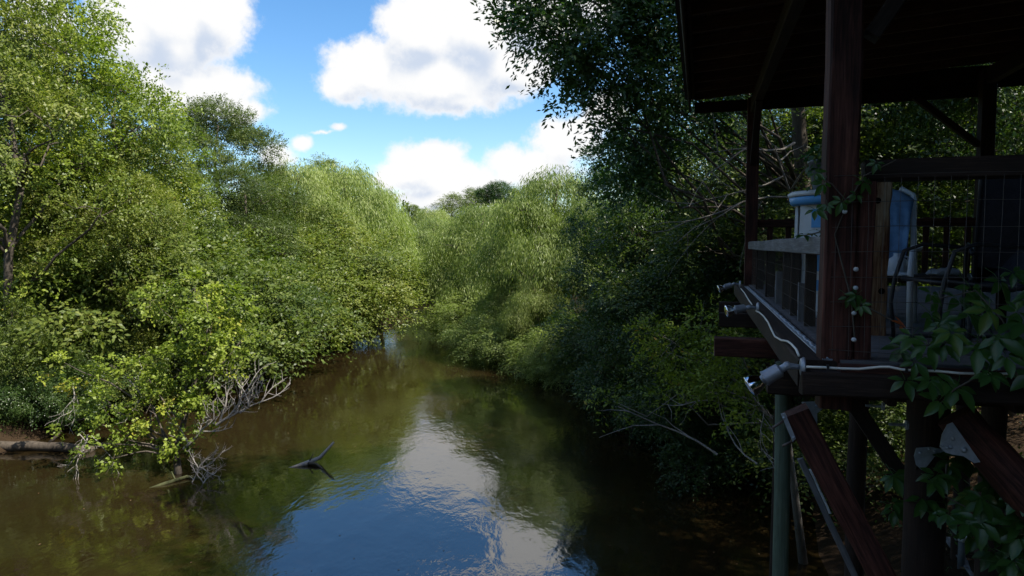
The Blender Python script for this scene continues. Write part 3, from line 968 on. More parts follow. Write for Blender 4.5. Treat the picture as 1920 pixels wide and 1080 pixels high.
ox, oy = 7.2, 16.5
hero('oak_tree', 'big dark oak reaching its branches over the river beside the roof corner', 'tree', (ox, oy, gz(ox, oy)),
     [(ox, oy, gz(ox, oy) - .5), (ox - .1, oy - .1, 4.5), (ox - .3, oy - .3, 7), (ox - .6, oy - .5, 9.2), (ox - 1.1, oy - .8, 11.2), (ox - 1.4, oy - 1, 13.4)],
     oak_lobes, 0.26, 'leaf_oak', 'bark', 71, .2, 3, clumps=330, clump_r=0.42, per_clump=17, per_spray=13, slen=0.5, leaf=0.12, wid=0.42, droop=.3, inner=.25, low=-.95)

# ------------------------------------------------------------------ yellow-green maple leaning out of the water on the left
mb_ = on_z(338, 893)
mlobes = []
for (px, py, Y, r, rz) in [(395, 600, 18.6, .75, .6), (440, 575, 18.9, .6, .5), (340, 620, 18.6, .7, .55), (420, 650, 18.4, .65, .5), (330, 690, 18.2, .7, .5), (400, 700, 18.1, .55, .42), (450, 640, 18.6, .5, .4),
                           (260, 700, 18.4, .6, .42), (205, 685, 18.6, .4, .3), (280, 770, 17.9, .65, .42), (355, 775, 17.9, .6, .4), (200, 760, 18.2, .55, .36), (150, 740, 18.5, .4, .3), (120, 680, 18.9, .32, .3), (140, 790, 18.3, .4, .28),
                           (240, 825, 17.7, .5, .32), (330, 825, 17.7, .5, .3), (210, 860, 17.4, .34, .22), (190, 830, 17.6, .35, .25), (395, 740, 18., .4, .3), (300, 560, 19.2, .6, .5), (365, 540, 19.4, .6, .45)]:
    mlobes.append((tuple(at(px, py, Y)), (r * .9, r * .9, rz * .85)))
hero('leaning_maple', 'bright yellow-green maple with orange tinges leaning out of the river on the left', 'tree', mb_,
     [mb_ - Vector((0, 0, .5)), at(330, 850, 17.9), at(345, 790, 18.0), at(358, 740, 18.1), at(375, 680, 18.3), at(392, 610, 18.6), at(400, 570, 18.8)],
     mlobes, 0.09, 'leaf_yellow', 'bark', 81, .4, 2, clumps=150, clump_r=0.24, per_clump=9, per_spray=10, slen=0.30, leaf=0.09, wid=0.8, droop=.25, inner=.3, low=-.9, tint_mid=.44, tvar=.09, cvar=.20)


# ------------------------------------------------------------------ dead branches, logs
def grow(mb, p, d, L, r, lev, rng, kids=4, up=0.15, minr=0.004):
    k = 5
    pts, pos, dr = [np.array(p, float)], np.array(p, float), np.array(d, float)
    for i in range(k):
        dr = unit(dr + rng.normal(0, .17, 3) + np.array([0, 0, up * .25]))
        pos = pos + dr * L / k
        pts.append(pos)
    mb.tube(pts, [max(minr, r * (1 - .75 * i / k)) for i in range(k + 1)], 5 if lev > 0 else 4, False)
    if lev <= 0:
        return
    for j in range(kids):
        f = (j + .8) / (kids + .2)
        i = min(k - 1, int(f * k))
        q = pts[i] + (pts[i + 1] - pts[i]) * (f * k - i)
        side = unit(rng.normal(0, 1, 3))
        nd = unit(dr * .75 + side * .85 + np.array([0, 0, up]))
        grow(mb, q, nd, L * rng.uniform(.45, .75) * (1.1 - .4 * f), r * .52, lev - 1, rng, kids, up, minr)


def dead(name, label, cat, p, stems, mat, seed, lev=2, kids=4, up=.15):
    rng = np.random.default_rng(seed)
    root = thing(name, label, cat, p)
    for (a, b_, r) in stems:
        mb = MB()
        a, b_ = np.array(a), np.array(b_)
        grow(mb, a - np.array(p), unit(b_ - a), np.linalg.norm(b_ - a), r, lev, rng, kids, up)
        mb.build('branch', M[mat], root, True)
    return root


p0 = at(345, 842, 17.7)
dead('dead_branch', 'bare grey dead bough with upright twigs right of the leaning maple', 'branch', p0,
     [(p0, at(418, 788, 17.9), .05), (at(405, 797, 17.85), at(520, 742, 18.2), .04), (at(412, 790, 17.9), at(440, 712, 18.2), .03), (at(425, 785, 17.9), at(478, 708, 18.2), .03), (at(400, 795, 17.9), at(415, 735, 18), .022), (at(450, 775, 18), at(505, 722, 18.3), .024)], 'dead', 5, 2, 5, .25)
p0 = on_z(372, 915)
dead('dead_branch', 'small pale dead brush standing in the water below the grey bough', 'branch', p0,
     [(p0 - Vector((0, 0, .1)), at(374, 868, 17.2), .03), (at(374, 880, 17.2), at(430, 852, 17.4), .022), (at(374, 876, 17.2), at(395, 835, 17.4), .02), (at(372, 878, 17.2), at(360, 845, 17.3), .018), (at(374, 876, 17.2), at(425, 885, 17.0), .018), (on_z(360, 905), at(374, 878, 17.2), .016), (on_z(385, 900), at(376, 876, 17.2), .015)], 'dead', 6, 2, 4, .05)
p0 = at(205, 880, 17.3)
dead('dead_branch', 'leafless grey twig ends hanging to the water at the maple tip', 'branch', at(170, 815, 17.8),
     [(at(165, 815, 17.8), at(180, 885, 17.3), .02), (at(175, 820, 17.8), at(225, 885, 17.3), .018), (at(150, 815, 17.8), at(172, 850, 17.6), .015), (at(135, 720, 18.5), at(165, 780, 18.2), .02), (at(235, 705, 18.2), at(310, 775, 17.8), .025)], 'dead', 8, 2, 4, -.1)
# stick in the current
p0 = on_z(548, 876)
st = thing('driftwood_stick', 'forked brown stick rising out of the middle of the river', 'driftwood', p0)
mb = MB()
P_ = [on_z(540, 877) - Vector((0, 0, .02)), on_z(575, 872) + Vector((0, 0, .05)), at(600, 858, 18.55), at(626, 829, 18.6)]
mb.tube([p - p0 for p in P_], [.02, .07, .055, .03], 8)
mb.build('stem', M['dead'], st, True)
mb = MB()
mb.tube([P_[1] - p0, on_z(590, 874) - p0 + Vector((.05, 0, .06)), on_z(610, 880) - p0 - Vector((0, 0, .05))], [.045, .035, .02], 6)
mb.tube([P_[1] - p0 + Vector((.05, 0, 0)), P_[1] - p0 + Vector((.15, .1, .22))], [.025, .012], 5)
mb.build('branch', M['log'], st, True)
# mossy half sunken log
p0 = on_z(320, 905)
lg = thing('sunken_log', 'thin mossy log lying half under water below the maple', 'log', p0)
mb = MB()
mb.tube([on_z(272, 916) - p0 - Vector((0, 0, .04)), on_z(310, 908) - p0 + Vector((0, 0, .02)), on_z(350, 897) - p0 + Vector((0, 0, .04)), on_z(398, 897) - p0 - Vector((0, 0, .05))], [.025, .05, .05, .03], 8)
mb.build('trunk', M['moss'], lg, True)
mb = MB()
mb.tube([on_z(330, 903) - p0, on_z(322, 897) - p0 + Vector((0, 0, .18))], [.03, .012], 5)
mb.build('branch_stub', M['moss'], lg, True)
# big fallen trunk at the left edge
pA, pB = on_z(-90, 842) + Vector((0, 0, .10)), on_z(175, 846) + Vector((0, 0, .0))
lg = thing('fallen_trunk', 'thick fallen tree trunk lying along the waterline at the left edge', 'log', pA)
mb = MB()
rr_ = np.random.default_rng(4)
pts = [(pA + (pB - pA) * i / 9 - pA) + Vector((0, rr_.normal(0, .03), rr_.normal(0, .025) + .05)) for i in range(10)]
mb.tube(pts, [.17 * (1 - .03 * i) * rr_.uniform(.94, 1.05) for i in range(10)], 14)
mb.build('trunk', M['log'], lg, True)
mb = MB()
mb.tube([pts[6], pts[6] + Vector((.4, .1, .45))], [.07, .03], 6)
mb.build('branch_stub', M['log'], lg, True)

# bare grey boughs among the dark right trees
p0 = at(1560, 300, 14.5)
dead('bare_bough', 'pale leafless boughs reaching left past the far left post', 'branch', p0,
     [(at(1490, 268, 14.3), at(1330, 282, 13.4), .03), (at(1420, 268, 14), at(1245, 312, 13.2), .02), (at(1470, 330, 14), at(1300, 372, 13.3), .024), (at(1390, 380, 13.8), at(1250, 432, 13.0), .024), (at(1480, 370, 14), at(1270, 395, 13), .026), (at(1540, 420, 14.6), at(1410, 300, 13.8), .05)], 'bark_grey', 14, 1, 3, .0)
p0 = at(1460, 900, 10.5)
dead('arching_twig', 'thin bare branch arching down to the dark water below the lamps', 'branch', at(1345, 852, 11.5),
     [(at(1345, 852, 11.5), at(1160, 738, 12.2), .022), (at(1420, 870, 10.8), at(1330, 745, 11.6), .018), (at(1335, 750, 11.6), at(1240, 770, 12), .014)], 'dead', 17, 1, 3, .0)
p0 = at(1433, 770, 7.5)
dead('hanging_root', 'thin hanging vine stem beside the green-grey pole', 'vine', p0, [(p0, at(1432, 850, 7.5), .006), (at(1432, 845, 7.5), at(1444, 895, 7.4), .006)], 'dead', 19, 1, 5, -.1)

# bush below the lamps, sun dapples put into its light leaf colour
blobes = [(tuple(at(px, py, Y)), (r, r, rz)) for (px, py, Y, r, rz) in [(1250, 660, 12.4, .42, .34), (1300, 700, 12.0, .45, .32), (1340, 660, 11.8, .4, .34), (1275, 740, 12, .4, .25), (1355, 725, 11.5, .42, .28), (1220, 620, 12.8, .35, .3), (1380, 640, 11.4, .35, .35), (1150, 752, 12.3, .3, .14), (1330, 610, 12.0, .35, .3), (1400, 760, 11, .35, .25)]]
bx, by = 5.6, 12.6
hero('overhanging_bush', 'light-leaved bush, leaf colour lightened for sun dapples, below the flood lamps', 'bush', (bx, by, gz(bx, by)), [(bx, by, gz(bx, by) - .3), (bx - .5, by - .2, 2.4), (bx - 1.2, by - .3, 3.2), (bx - 2.0, by - .4, 4.0)],
     blobes, .07, 'leaf_yellow', 'bark_grey', 91, .4, 2, 'foliage', 'stem', clumps=75, clump_r=.24, per_clump=9, per_spray=9, slen=.3, leaf=.085, wid=.42, droop=.3, inner=.2, low=-.9, tint_mid=.35)

# ------------------------------------------------------------------ the timber pavilion on the right
PZ = 5.34
PAV = Matrix.Translation((1.95, 4.0, PZ)) @ Matrix.Rotation(R(-15.4), 4, 'Z')
PINV = PAV.inverted()
EYE_L = PINV @ Vector((0, 0, EYE))


def dk(px, py, x=None, y=None, z=None):
    """pavilion coordinates of photo pixel on the plane x, y or z"""
    d = PINV.to_3x3() @ pix_dir(px, py)
    i, v = (0, x) if x is not None else ((1, y) if y is not None else (2, z))
    return EYE_L + d * ((v - EYE_L[i]) / d[i])


pav = thing('pavilion', 'dark red-brown timber pavilion on a raised deck over the river', 'pavilion', (1.95, 4.0, PZ), R(-15.4))
WD, DP = 3.38, 7.78       # width, depth between posts


def ground_l(x, y):
    w = PAV @ Vector((x, y, 0))
    return gz(w.x, w.y) - PZ


# posts
beam('post', (-.04, 0, -.30), (-.045, 0, 4.2), .17, .19, M['wood_red'], pav, (0, 1, 0), .004, .012, 9)
beam('post', (.094, .01, .0), (.094, .01, 1.02), .09, .15, M['wood_red'], pav, (0, 1, 0), .003)
beam('post', (0, DP, -.30), (0, DP, 3.1), .19, .19, M['wood_red'], pav, (0, 1, 0))
beam('post', (WD, DP, -.30), (WD, DP, 3.3), .19, .19, M['wood_dark'], pav, (0, 1, 0))
beam('post', (WD, 0, -.30), (WD, 0, 3.4), .19, .19, M['wood_dark'], pav, (0, 1, 0))
for k, (px, py) in enumerate([(1605, 505), (1604, 540), (1601, 587), (1601, 637), (1584, 397)]):
    c = dk(px, py, y=-.125)
    knob = MB().lathe([(.003, -.024), (.009, -.016), (.0135, -.005), (.0135, .005), (.009, .012), (.003, .014)], 10, Matrix.Translation(c) @ Matrix.Rotation(R(90), 4, 'X')).build('insulator_knob', M['white'], pav, True)
# roof: plate beams, rafters, boards
RS = 0.075                 # rise per metre towards the right
ZE = 3.13


def roof_z(x):
    return ZE + (x + 1.0) * RS


beam('plate_beam', (0, -2.6, 2.94), (0, DP + .25, 2.94), .12, .20, M['wood_dark'], pav, (0, 0, 1), .004, .008, 8)
beam('plate_beam', (WD, -2.6, 3.22), (WD, DP + .25, 3.22), .12, .24, M['wood_dark'], pav, (0, 0, 1), .004, .008, 8)
beam('end_beam', (-.95, DP + .42, 3.06), (WD + .1, DP + .42, 3.10), .05, .19, M['wood_dark'], pav, (0, 0, 1))
beam('gable_board', (.0, DP + .46, 3.25), (WD + .9, DP + .46, 3.34), .03, .36, M['wood_dark'], pav, (0, 0, 1))
beam('header_beam', (0, 0, 3.30), (WD, 0, 3.52), .12, .2, M['wood_dark'], pav, (0, 0, 1))
for k in range(17):
    y = -2.4 + k * .62
    beam('rafter', (-.95, y, roof_z(-.95) + .0), (WD + 1.0, y, roof_z(WD + 1.0)), .045, .15, M['wood_roof'], pav, (0, 0, 1), .003, .004, 4)
for k in range(27):
    x = -1.0 + k * .2
    beam('roof_board', (x + .1, -2.7, roof_z(x + .1) + .092), (x + .1, DP + .5, roof_z(x + .1) + .092), .193, .022, M['wood_roof'], pav, (0, 0, 1), .001, .003, 2)
MB().add([(-1.12, -2.75, roof_z(-1.1) + .112), (WD + 1.1, -2.75, roof_z(WD + 1.1) + .112), (WD + 1.1, DP + .55, roof_z(WD + 1.1) + .112), (-1.12, DP + .55, roof_z(-1.1) + .112),
          (-1.12, -2.75, roof_z(-1.1) + .15), (WD + 1.1, -2.75, roof_z(WD + 1.1) + .15), (WD + 1.1, DP + .55, roof_z(WD + 1.1) + .15), (-1.12, DP + .55, roof_z(-1.1) + .15)],
         [(3, 2, 1, 0), (4, 5, 6, 7), (0, 1, 5, 4), (1, 2, 6, 5), (2, 3, 7, 6), (3, 0, 4, 7)]).build('roofing_sheet', M['roofing'], pav)
beam('fascia_board', (-1.03, -2.7, ZE - .02), (-1.03, DP + .5, ZE - .02), .03, .22, M['wood_dark'], pav, (0, 0, 1))
beam('drip_edge', (-1.06, -2.7, ZE + .07), (-1.06, DP + .5, ZE + .07), .012, .05, M['galv'], pav, (0, 0, 1), .002, .002)
beam('fascia_board', (WD + 1.05, -2.7, roof_z(WD + 1.05) - .02), (WD + 1.05, DP + .5, roof_z(WD + 1.05) - .02), .03, .2, M['wood_dark'], pav, (0, 0, 1))
beam('knee_brace', (.10, .02, 1.85), (1.05, .02, 3.25), .09, .12, M['wood_dark'], pav, (0, 1, 0))
beam('knee_brace', (0, DP - .1, 2.0), (0, DP - 1.1, 2.85), .09, .10, M['wood_dark'], pav, (1, 0, 0))
beam('knee_brace', (WD - .1, DP, 2.2), (WD - 1.0, DP, 2.98), .09, .10, M['wood_dark'], pav, (0, 1, 0))
# deck: planks, rims, joists
y, k = -.12, 0
while y < DP + .1:
    beam('deck_plank', (-.03, y + .07, -.02), (WD + .5, y + .07, -.02), .136, .035, M['wood_deck'], pav, (0, 0, 1), .002, .004, 3)
    y += .142
beam('rim_beam', (-.145, -.1, -.095), (-.145, DP + .2, -.095), .21, .17, M['wood_dark'], pav, (0, 0, 1), .004, .01, 8)
zt_, zb_ = dk(1700, 706, y=-.265).z, dk(1700, 752, y=-.265).z
beam('rim_beam', (-.25, -.215, (zt_ + zb_) / 2), (WD + .6, -.215, (zt_ + zb_) / 2), .10, zt_ - zb_, M['wood_dark'], pav, (0, 0, 1), .005, .012, 8)
beam('front_ledger', (-.05, -.2, -.062), (WD + .6, -.2, -.062), .07, .105, M['wood_red'], pav, (0, 0, 1), .005, .014, 9)
strip = beam('metal_strip', (-.095, -.1, -.004), (-.095, DP - .6, -.004), .055, .008, M['galv'], pav, (0, 0, 1), .002, .002, 8)
mb = MB()
for k in range(112):
    y = -.08 + k * .06
    mb.lathe([(.016, 0), (.013, .010), (.005, .014)], 7, Matrix.Translation((-.095 + .006 * math.sin(k * 1.3), y, 0)))
tag(mb.build('stud', M['galv'], pav, True), kind='stuff')
for yb, xo, m_ in [(1.2, -.30, 'wood_dark'), (2.95, -.66, 'wood_red'), (5.6, -.55, 'wood_dark'), (7.6, -.5, 'wood_dark')]:
    beam('cross_beam', (xo, yb, -.385), (WD + .5, yb, -.385), .17, .19, M[m_], pav, (0, 0, 1), .004, .012)
for k in range(6):
    beam('joist', (.25 + k * .62, -.1, -.16), (.25 + k * .62, DP + .1, -.16), .05, .19, M['wood_dark'], pav, (0, 0, 1))
# side rail with balusters
rl = beam('hand_rail', (-.03, .12, .655), (-.03, DP - .25, .655), .045, .125, M['wood_grey'], pav, (0, 0, 1), .006, .008, 9)
for px, m_, top in [(1407, 'wood_grey', .6), (1443, 'wood_dark', .60), (1461, 'wood_grey', .36), (1475, 'wood_dark', .6), (1491, 'wood_dark', .59), (1506, 'wood_grey', .33), (1519, 'wood_dark', .59), (1424, 'wood_dark', .6)]:
    q_ = dk(px, 560, x=.05)
    beam('baluster', (.05, q_.y, .0), (.05, q_.y, top), .035, .085 if q_.y < 4 else .11, M[m_], pav, (1, 0, 0), .002)
# front rail
beam('top_rail', (.09, .02, 1.088), (WD, .02, 1.088), .14, .12, M['wood_dark'], pav, (0, 0, 1), .006, .012, 8)
# far and right rails
beam('back_rail', (.1, DP, 1.02), (WD, DP, 1.02), .04, .13, M['wood_red'], pav, (0, 0, 1))
beam('back_rail', (.1, DP, .12), (WD, DP, .12), .04, .10, M['wood_dark'], pav, (0, 0, 1))
for k in range(11):
    x = .3 + k * .29
    beam('baluster', (x, DP + .035, .05), (x, DP + .035, 1.1), .09, .03, M['wood_red'], pav, (0, 1, 0), .002)
beam('side_rail', (WD, .1, .98), (WD, DP - .1, .98), .04, .13, M['wood_dark'], pav, (0, 0, 1))
beam('side_rail', (WD, .1, .18), (WD, DP - .1, .18), .04, .10, M['wood_dark'], pav, (0, 0, 1))
for k in range(16):
    beam('baluster', (WD - .035, .4 + k * .45, .05), (WD - .035, .4 + k * .45, 1.0), .03, .09, M['wood_dark'], pav, (0, 1, 0), .002)
# substructure: poles, braces, plates
q0 = dk(1469, 800, y=1.5)
round_beam('pole', (q0.x, 1.5, ground_l(q0.x, 1.5) - .6), (q0.x, 1.5, -.29), .067, M['wood_green'], pav, 14, .95)
q0 = dk(1735, 860, y=.75)
round_beam('pole', (q0.x, .75, ground_l(q0.x, .75) - .4), (q0.x, .75, -.29), .135, M['wood_dark'], pav, 16, .95)
for (xx, yy) in [(1.0, 4.3), (1.9, 3.0), (3.0, 3.0), (.5, DP - .2), (WD - .2, DP - .2), (WD + .2, .75), (WD, 5.6)]:
    round_beam('pole', (xx, yy, ground_l(xx, yy) - .5), (xx, yy, -.29 - .0), .11, M['wood_dark'], pav, 12, .95)
a_, b_ = dk(1490, 770, y=.05), dk(1690, 1150, y=.05)
beam('diagonal_brace', a_, b_, .15, .15, M['wood_red'], pav, (0, 1, 0), .004, .012, 8)
a_, b_ = dk(1595, 750, y=1.4), dk(1735, 960, y=1.2)
beam('diagonal_brace', a_, b_, .11, .13, M['wood_dark'], pav, (0, 1, 0))
a_, b_ = dk(1500, 860, y=1.9), dk(1640, 1160, y=1.6)
beam('diagonal_brace', a_, b_, .05, .17, M['wood_grey'], pav, (0, 1, 0)).location += Vector((0, 0, 0))
a_, b_ = dk(1519, 880, y=1.75), dk(1556, 962, y=1.7)
beam('white_batten', a_, b_, .018, .035, M['white'], pav, (0, 1, 0), .002, .003)
a_, b_ = dk(1790, 780, y=.2), dk(2010, 1010, y=.0)
round_beam('diagonal_log', a_, b_, .115, M['wood_red'], pav, 16, 1.0)


def plate(name, poly_px, y, th, holes, mat='galv'):
    """galvanized connector plate cut to an outline, with bolts"""
    pts = [dk(px, py, y=y) for px, py in poly_px]
    c = sum(pts, Vector()) / len(pts)
    m_ = Matrix(((1, 0, 0), (0, 0, -1), (0, 1, 0))).to_4x4()
    me = MB().prism([(p.x - c.x, p.z - c.z) for p in pts], th, m_)
    o = me.build(name, M[mat], pav)
    o.location = c
    for (px, py, r) in holes:
        q_ = dk(px, py, y=y) - c
        mm = Matrix.Translation((q_.x, -th / 2, q_.z)) @ Matrix.Rotation(R(90), 4, 'X')
        bo = MB().lathe([(r, 0), (r, .004), (r * .62, .005), (r * .6, .013), (r * .3, .015)], 10, mm).build('bolt', M['galv'], o, True)
    return o


plate('connector_plate', [(1776, 796), (1786, 792), (1838, 866), (1826, 868), (1806, 855), (1785, 852), (1772, 848), (1762, 838), (1766, 815)], .06, .008, [(1786, 822, .012), (1782, 838, .012), (1775, 839, .01), (1807, 843, .018), (1766, 834, .008)])
plate('connector_plate', [(1718, 840), (1745, 838), (1772, 843), (1770, 852), (1752, 856), (1738, 874), (1728, 881), (1718, 872), (1714, 855)], .55, .008, [(1742, 842, .010), (1752, 846, .010), (1725, 848, .012)])
plate('connector_plate', [(1503, 754), (1548, 752), (1549, 760), (1532, 775), (1533, 812), (1525, 806), (1512, 782)], .16, .008, [(1531, 761, .010), (1540, 759, .008)])
plate('connector_plate', [(1464, 776), (1472, 774), (1492, 822), (1486, 828)], -.03, .010, [(1470, 783, .010), (1488, 820, .008)])
for (p_, q_) in [((1449, 802), (1474, 786)), ((1468, 836), (1490, 826))]:
    a_, b_ = dk(*p_, y=-.06), dk(*q_, y=.0)
    MB().tube([a_, b_], [.008, .008], 8).build('bolt', M['rust'], pav, True)
for px, py, r in [(1650, 762, .014), (1694, 797, .016)]:
    a_ = dk(px + 4, py, y=.6)
    MB().tube([a_, a_ - Vector((.10, 0, .0))], [r * .6, r * .6], 8).tube([a_, a_ + Vector((.012, 0, 0))], [r * 2, r * 2], 10).build('bolt', M['galv'], pav)

# peeling post with two drilled holes standing inside the front rail
q0, q1 = dk(1648, 627, z=0), None
yq = q0.y
q0.x -= .03
q1 = dk(1647, 336, y=yq)
pp = thing('salvaged_post', 'pale peeling square post with two round holes beside the front post', 'post', PAV @ Vector((q0.x, yq, 0)), R(-15.4))
wq = 30 / 1280 * (yq + 4.5)
beam('shaft', (0, 0, 0), (0, 0, q1.z), wq, .13, M['wood_pale'], pp, (0, 1, 0), .006, .01, 10)
for px, py in [(1648, 376), (1655, 546)]:
    h_ = dk(px - 2, py, y=yq - .07)
    MB().lathe([(.0225, 0), (.021, .003), (.012, .0035)], 16, Matrix.Translation((h_.x - q0.x, -.0665, h_.z)) @ Matrix.Rotation(R(90), 4, 'X')).build('drilled_hole', M['hole'], pp)  # black disc on the face imitates the dark inside of a hole

# wire mesh on the front and on the river side
wf = thing('wire_fence', 'rusty wire mesh stapled across the front opening under the top rail', 'wire fence', PAV @ Vector((0, -.1, 0)), R(-15.4))
mb = MB()
rr_ = random.Random(2)
for k in range(8):
    z = .05 + k * .143
    mb.tube([(-.09 + .35 * i, rr_.uniform(-.004, .004), z + rr_.uniform(-.006, .006)) for i in range(11)], .0018, 4, False)
tag(mb.build('horizontal_wire', M['wire'], wf), kind='stuff')
mb = MB()
for k in range(42):
    x = -.07 + k * .082
    mb.tube([(x + rr_.uniform(-.004, .004), .003 + rr_.uniform(-.004, .004), .02 + .255 * i) for i in range(5)], .0014, 4, False)
tag(mb.build('vertical_wire', M['wire'], wf), kind='stuff')
wf = thing('wire_fence', 'fine wire mesh on the river side between the deck edge and the grey rail', 'wire fence', PAV @ Vector((.01, 0, 0)), R(-15.4))
mb = MB()
for k in range(5):
    mb.tube([(0, .1 + .9 * i, .03 + .14 * k) for i in range(9)], .0014, 4, False)
tag(mb.build('horizontal_wire', M['wire'], wf), kind='stuff')
mb = MB()
for k in range(150):
    mb.tube([(0, .12 + k * .05, .0), (.003, .12 + k * .05, .6)], .0011, 3, False)
tag(mb.build('vertical_wire', M['wire'], wf), kind='stuff')

# white cable along the deck edge
cb = thing('power_cable', 'white electric cable clipped along the edge beams of the deck', 'cable', PAV @ Vector((-.25, -.28, -.08)), R(-15.4))
org = Vector((-.25, -.28, -.08))
pts = [dk(px, py, y=-.285) - org for px, py in [(1512, 688), (1545, 689), (1575, 691), (1610, 692), (1650, 688), (1668, 688), (1690, 693), (1705, 694), (1760, 696), (1800, 700), (1850, 701), (1925, 701), (2000, 702), (2200, 706)]]
mb = MB().tube(pts, [.007] * len(pts), 8)
mb.build('front_run', M['cable'], cb, True)
pts = [dk(px, py, x=-.262) - org for px, py in [(1498, 667), (1493, 655), (1484, 645), (1477, 640), (1465, 638), (1453, 631), (1447, 619), (1440, 604), (1432, 593), (1424, 586), (1417, 583)]]
MB().tube(pts, [.007] * len(pts), 8).build('side_run', M['cable'], cb, True)
pts = [dk(px, py, x=-.262) - org for px, py in [(1410, 571), (1404, 563), (1400, 556), (1395, 548), (1389, 541)]]
MB().tube(pts, [.007] * len(pts), 8).build('side_run', M['cable'], cb, True)
for px in (1552, 1699):
    c = dk(px, 689 if px < 1600 else 694, y=-.29) - org
    MB().box(c, (.012, .022, .028)).build('cable_clip', M['black'], cb)


def flood(label, mount, aim, s=1.0):
    """outdoor lamp holder on a round cover with a silver reflector bulb"""
    r = thing('flood_lamp', label, 'lamp', PAV @ mount, R(-15.4), 'flood lamps on the deck edge')
    a = Vector(aim).normalized()
    MB().lathe([(.052 * s, 0), (.054 * s, .008), (.045 * s, .022), (.02 * s, .028)], 20, frame((0.03, 0, 0), (-1, 0, .0))).build('cover_plate', M['alu'], r, True)
    elbow = Vector((-.06, -.01, .005)) * s
    mb = MB().tube([(0, 0, 0), elbow * .5, elbow, elbow + a * .05 * s], [.014 * s, .017 * s, .022 * s, .02 * s], 10)
    mb.lathe([(.012, -.02), (.024, -.015), (.024, .015), (.012, .02)], 12, Matrix.Translation(elbow) @ Matrix.Rotation(R(90), 4, 'X'))
    mb.build('arm', M['alu'], r, True)
    f_ = frame(elbow + a * .035 * s, elbow + a)
    o = MB().lathe([(.022 * s, 0), (.038 * s, .012 * s), (.040 * s, .085 * s), (.044 * s, .10 * s), (.036 * s, .104 * s)], 18, f_).build('socket', M['alu'], r, True)
    o.data.set_sharp_from_angle(angle=R(40))
    f_ = frame(elbow + a * .125 * s, elbow + a)
    o = MB().lathe([(.018 * s, 0), (.026 * s, .022 * s), (.046 * s, .05 * s), (.058 * s, .085 * s), (.060 * s, .094 * s)], 24, f_, False).build('bulb', M['mirror'], r, True)
    o2 = MB().lathe([(.0605 * s, .092 * s), (.058 * s, .100 * s), (.04 * s, .108 * s), (.01 * s, .112 * s)], 24, f_).build('lens', M['mirror'], o, True)
    return r


q0 = dk(1498, 688, x=-.26)
flood('nearest silver flood lamp at the deck corner above the diagonal brace', q0, (-.80, -.05, -.52), 1.08)
q0 = dk(1417, 577, x=-.262)
flood('middle silver flood lamp halfway along the deck edge', q0, (-.93, -.2, -.18), 1.05)
q0 = dk(1385, 533, x=-.262)
flood('farthest silver flood lamp at the far end of the deck edge', q0, (-.93, -.1, -.35), 1.05)

# ------------------------------------------------------------------ things on the deck
q0 = dk(1545, 592, z=0)
ts = thing('play_stand', 'white plastic play stand with round blue top behind the grey rail', 'toy stand', PAV @ Vector((q0.x + .10, q0.y + .12, 0)), R(-15.4 + 8))
H_ = 1.17
for k in range(4):
    a = R(45 + 90 * k)
    f_ = Matrix.Rotation(a, 4, 'Z')
    mb = MB()
    mb.prism([(-.24, 0), (.24, 0), (.20, .22), (.185, H_ - .14), (-.185, H_ - .14), (-.20, .22)], .03, f_ @ Matrix.Translation((0, -.29, 0)) @ Matrix.Rotation(R(90), 4, 'X'))
    w_ = mb.build('side_panel', M['white'], ts)
    for z0, hh in ((.82, .17), (.42, .26), (.24, .1)):
        MB().prism([(-.07, z0), (.07, z0), (.07, z0 + hh), (-.07, z0 + hh)], .012, f_ @ Matrix.Translation((0, -.3075, 0)) @ Matrix.Rotation(R(90), 4, 'X')).build('window', M['blue'], w_)
MB().lathe([(.38, 0), (.38, .05), (.35, .075), (.28, .08)], 28).build('foot', M['white'], ts, True)
MB().lathe([(.28, H_ - .14), (.39, H_ - .135), (.405, H_ - .12), (.415, H_ - .065), (.40, H_ - .06)], 32).build('brim', M['blue'], ts, True)
MB().lathe([(.425, H_ - .058), (.43, H_ - .03), (.40, H_ - .01), (.05, H_)], 32).build('top', M['white'], ts, True)
tp = PAV @ Vector((q0.x - .02, q0.y + .0, H_))
pt = thing('plant_pot', 'dark grey flower pot with a trailing plant on the blue top', 'plant pot', tp)
MB().lathe([(.10, 0), (.11, .02), (.15, .24), (.16, .245), (.16, .27), (.145, .27), (.14, .22)], 20).build('pot', M['pot'], pt, True)
(co_, qd_, ti_), _, _ = make_crown(5, [((0, 0, .3), (.16, .16, .12)), ((-.1, -.12, .15), (.08, .08, .2))], clumps=9, clump_r=.1, per_clump=4, per_spray=4, slen=.14, leaf=.075, wid=.6, droop=.9)
link(bpy.data.objects.new('foliage', np_mesh('foliage', co_, qd_, M['leaf_creeper'], np.clip(ti_, 0, .85))), pt)


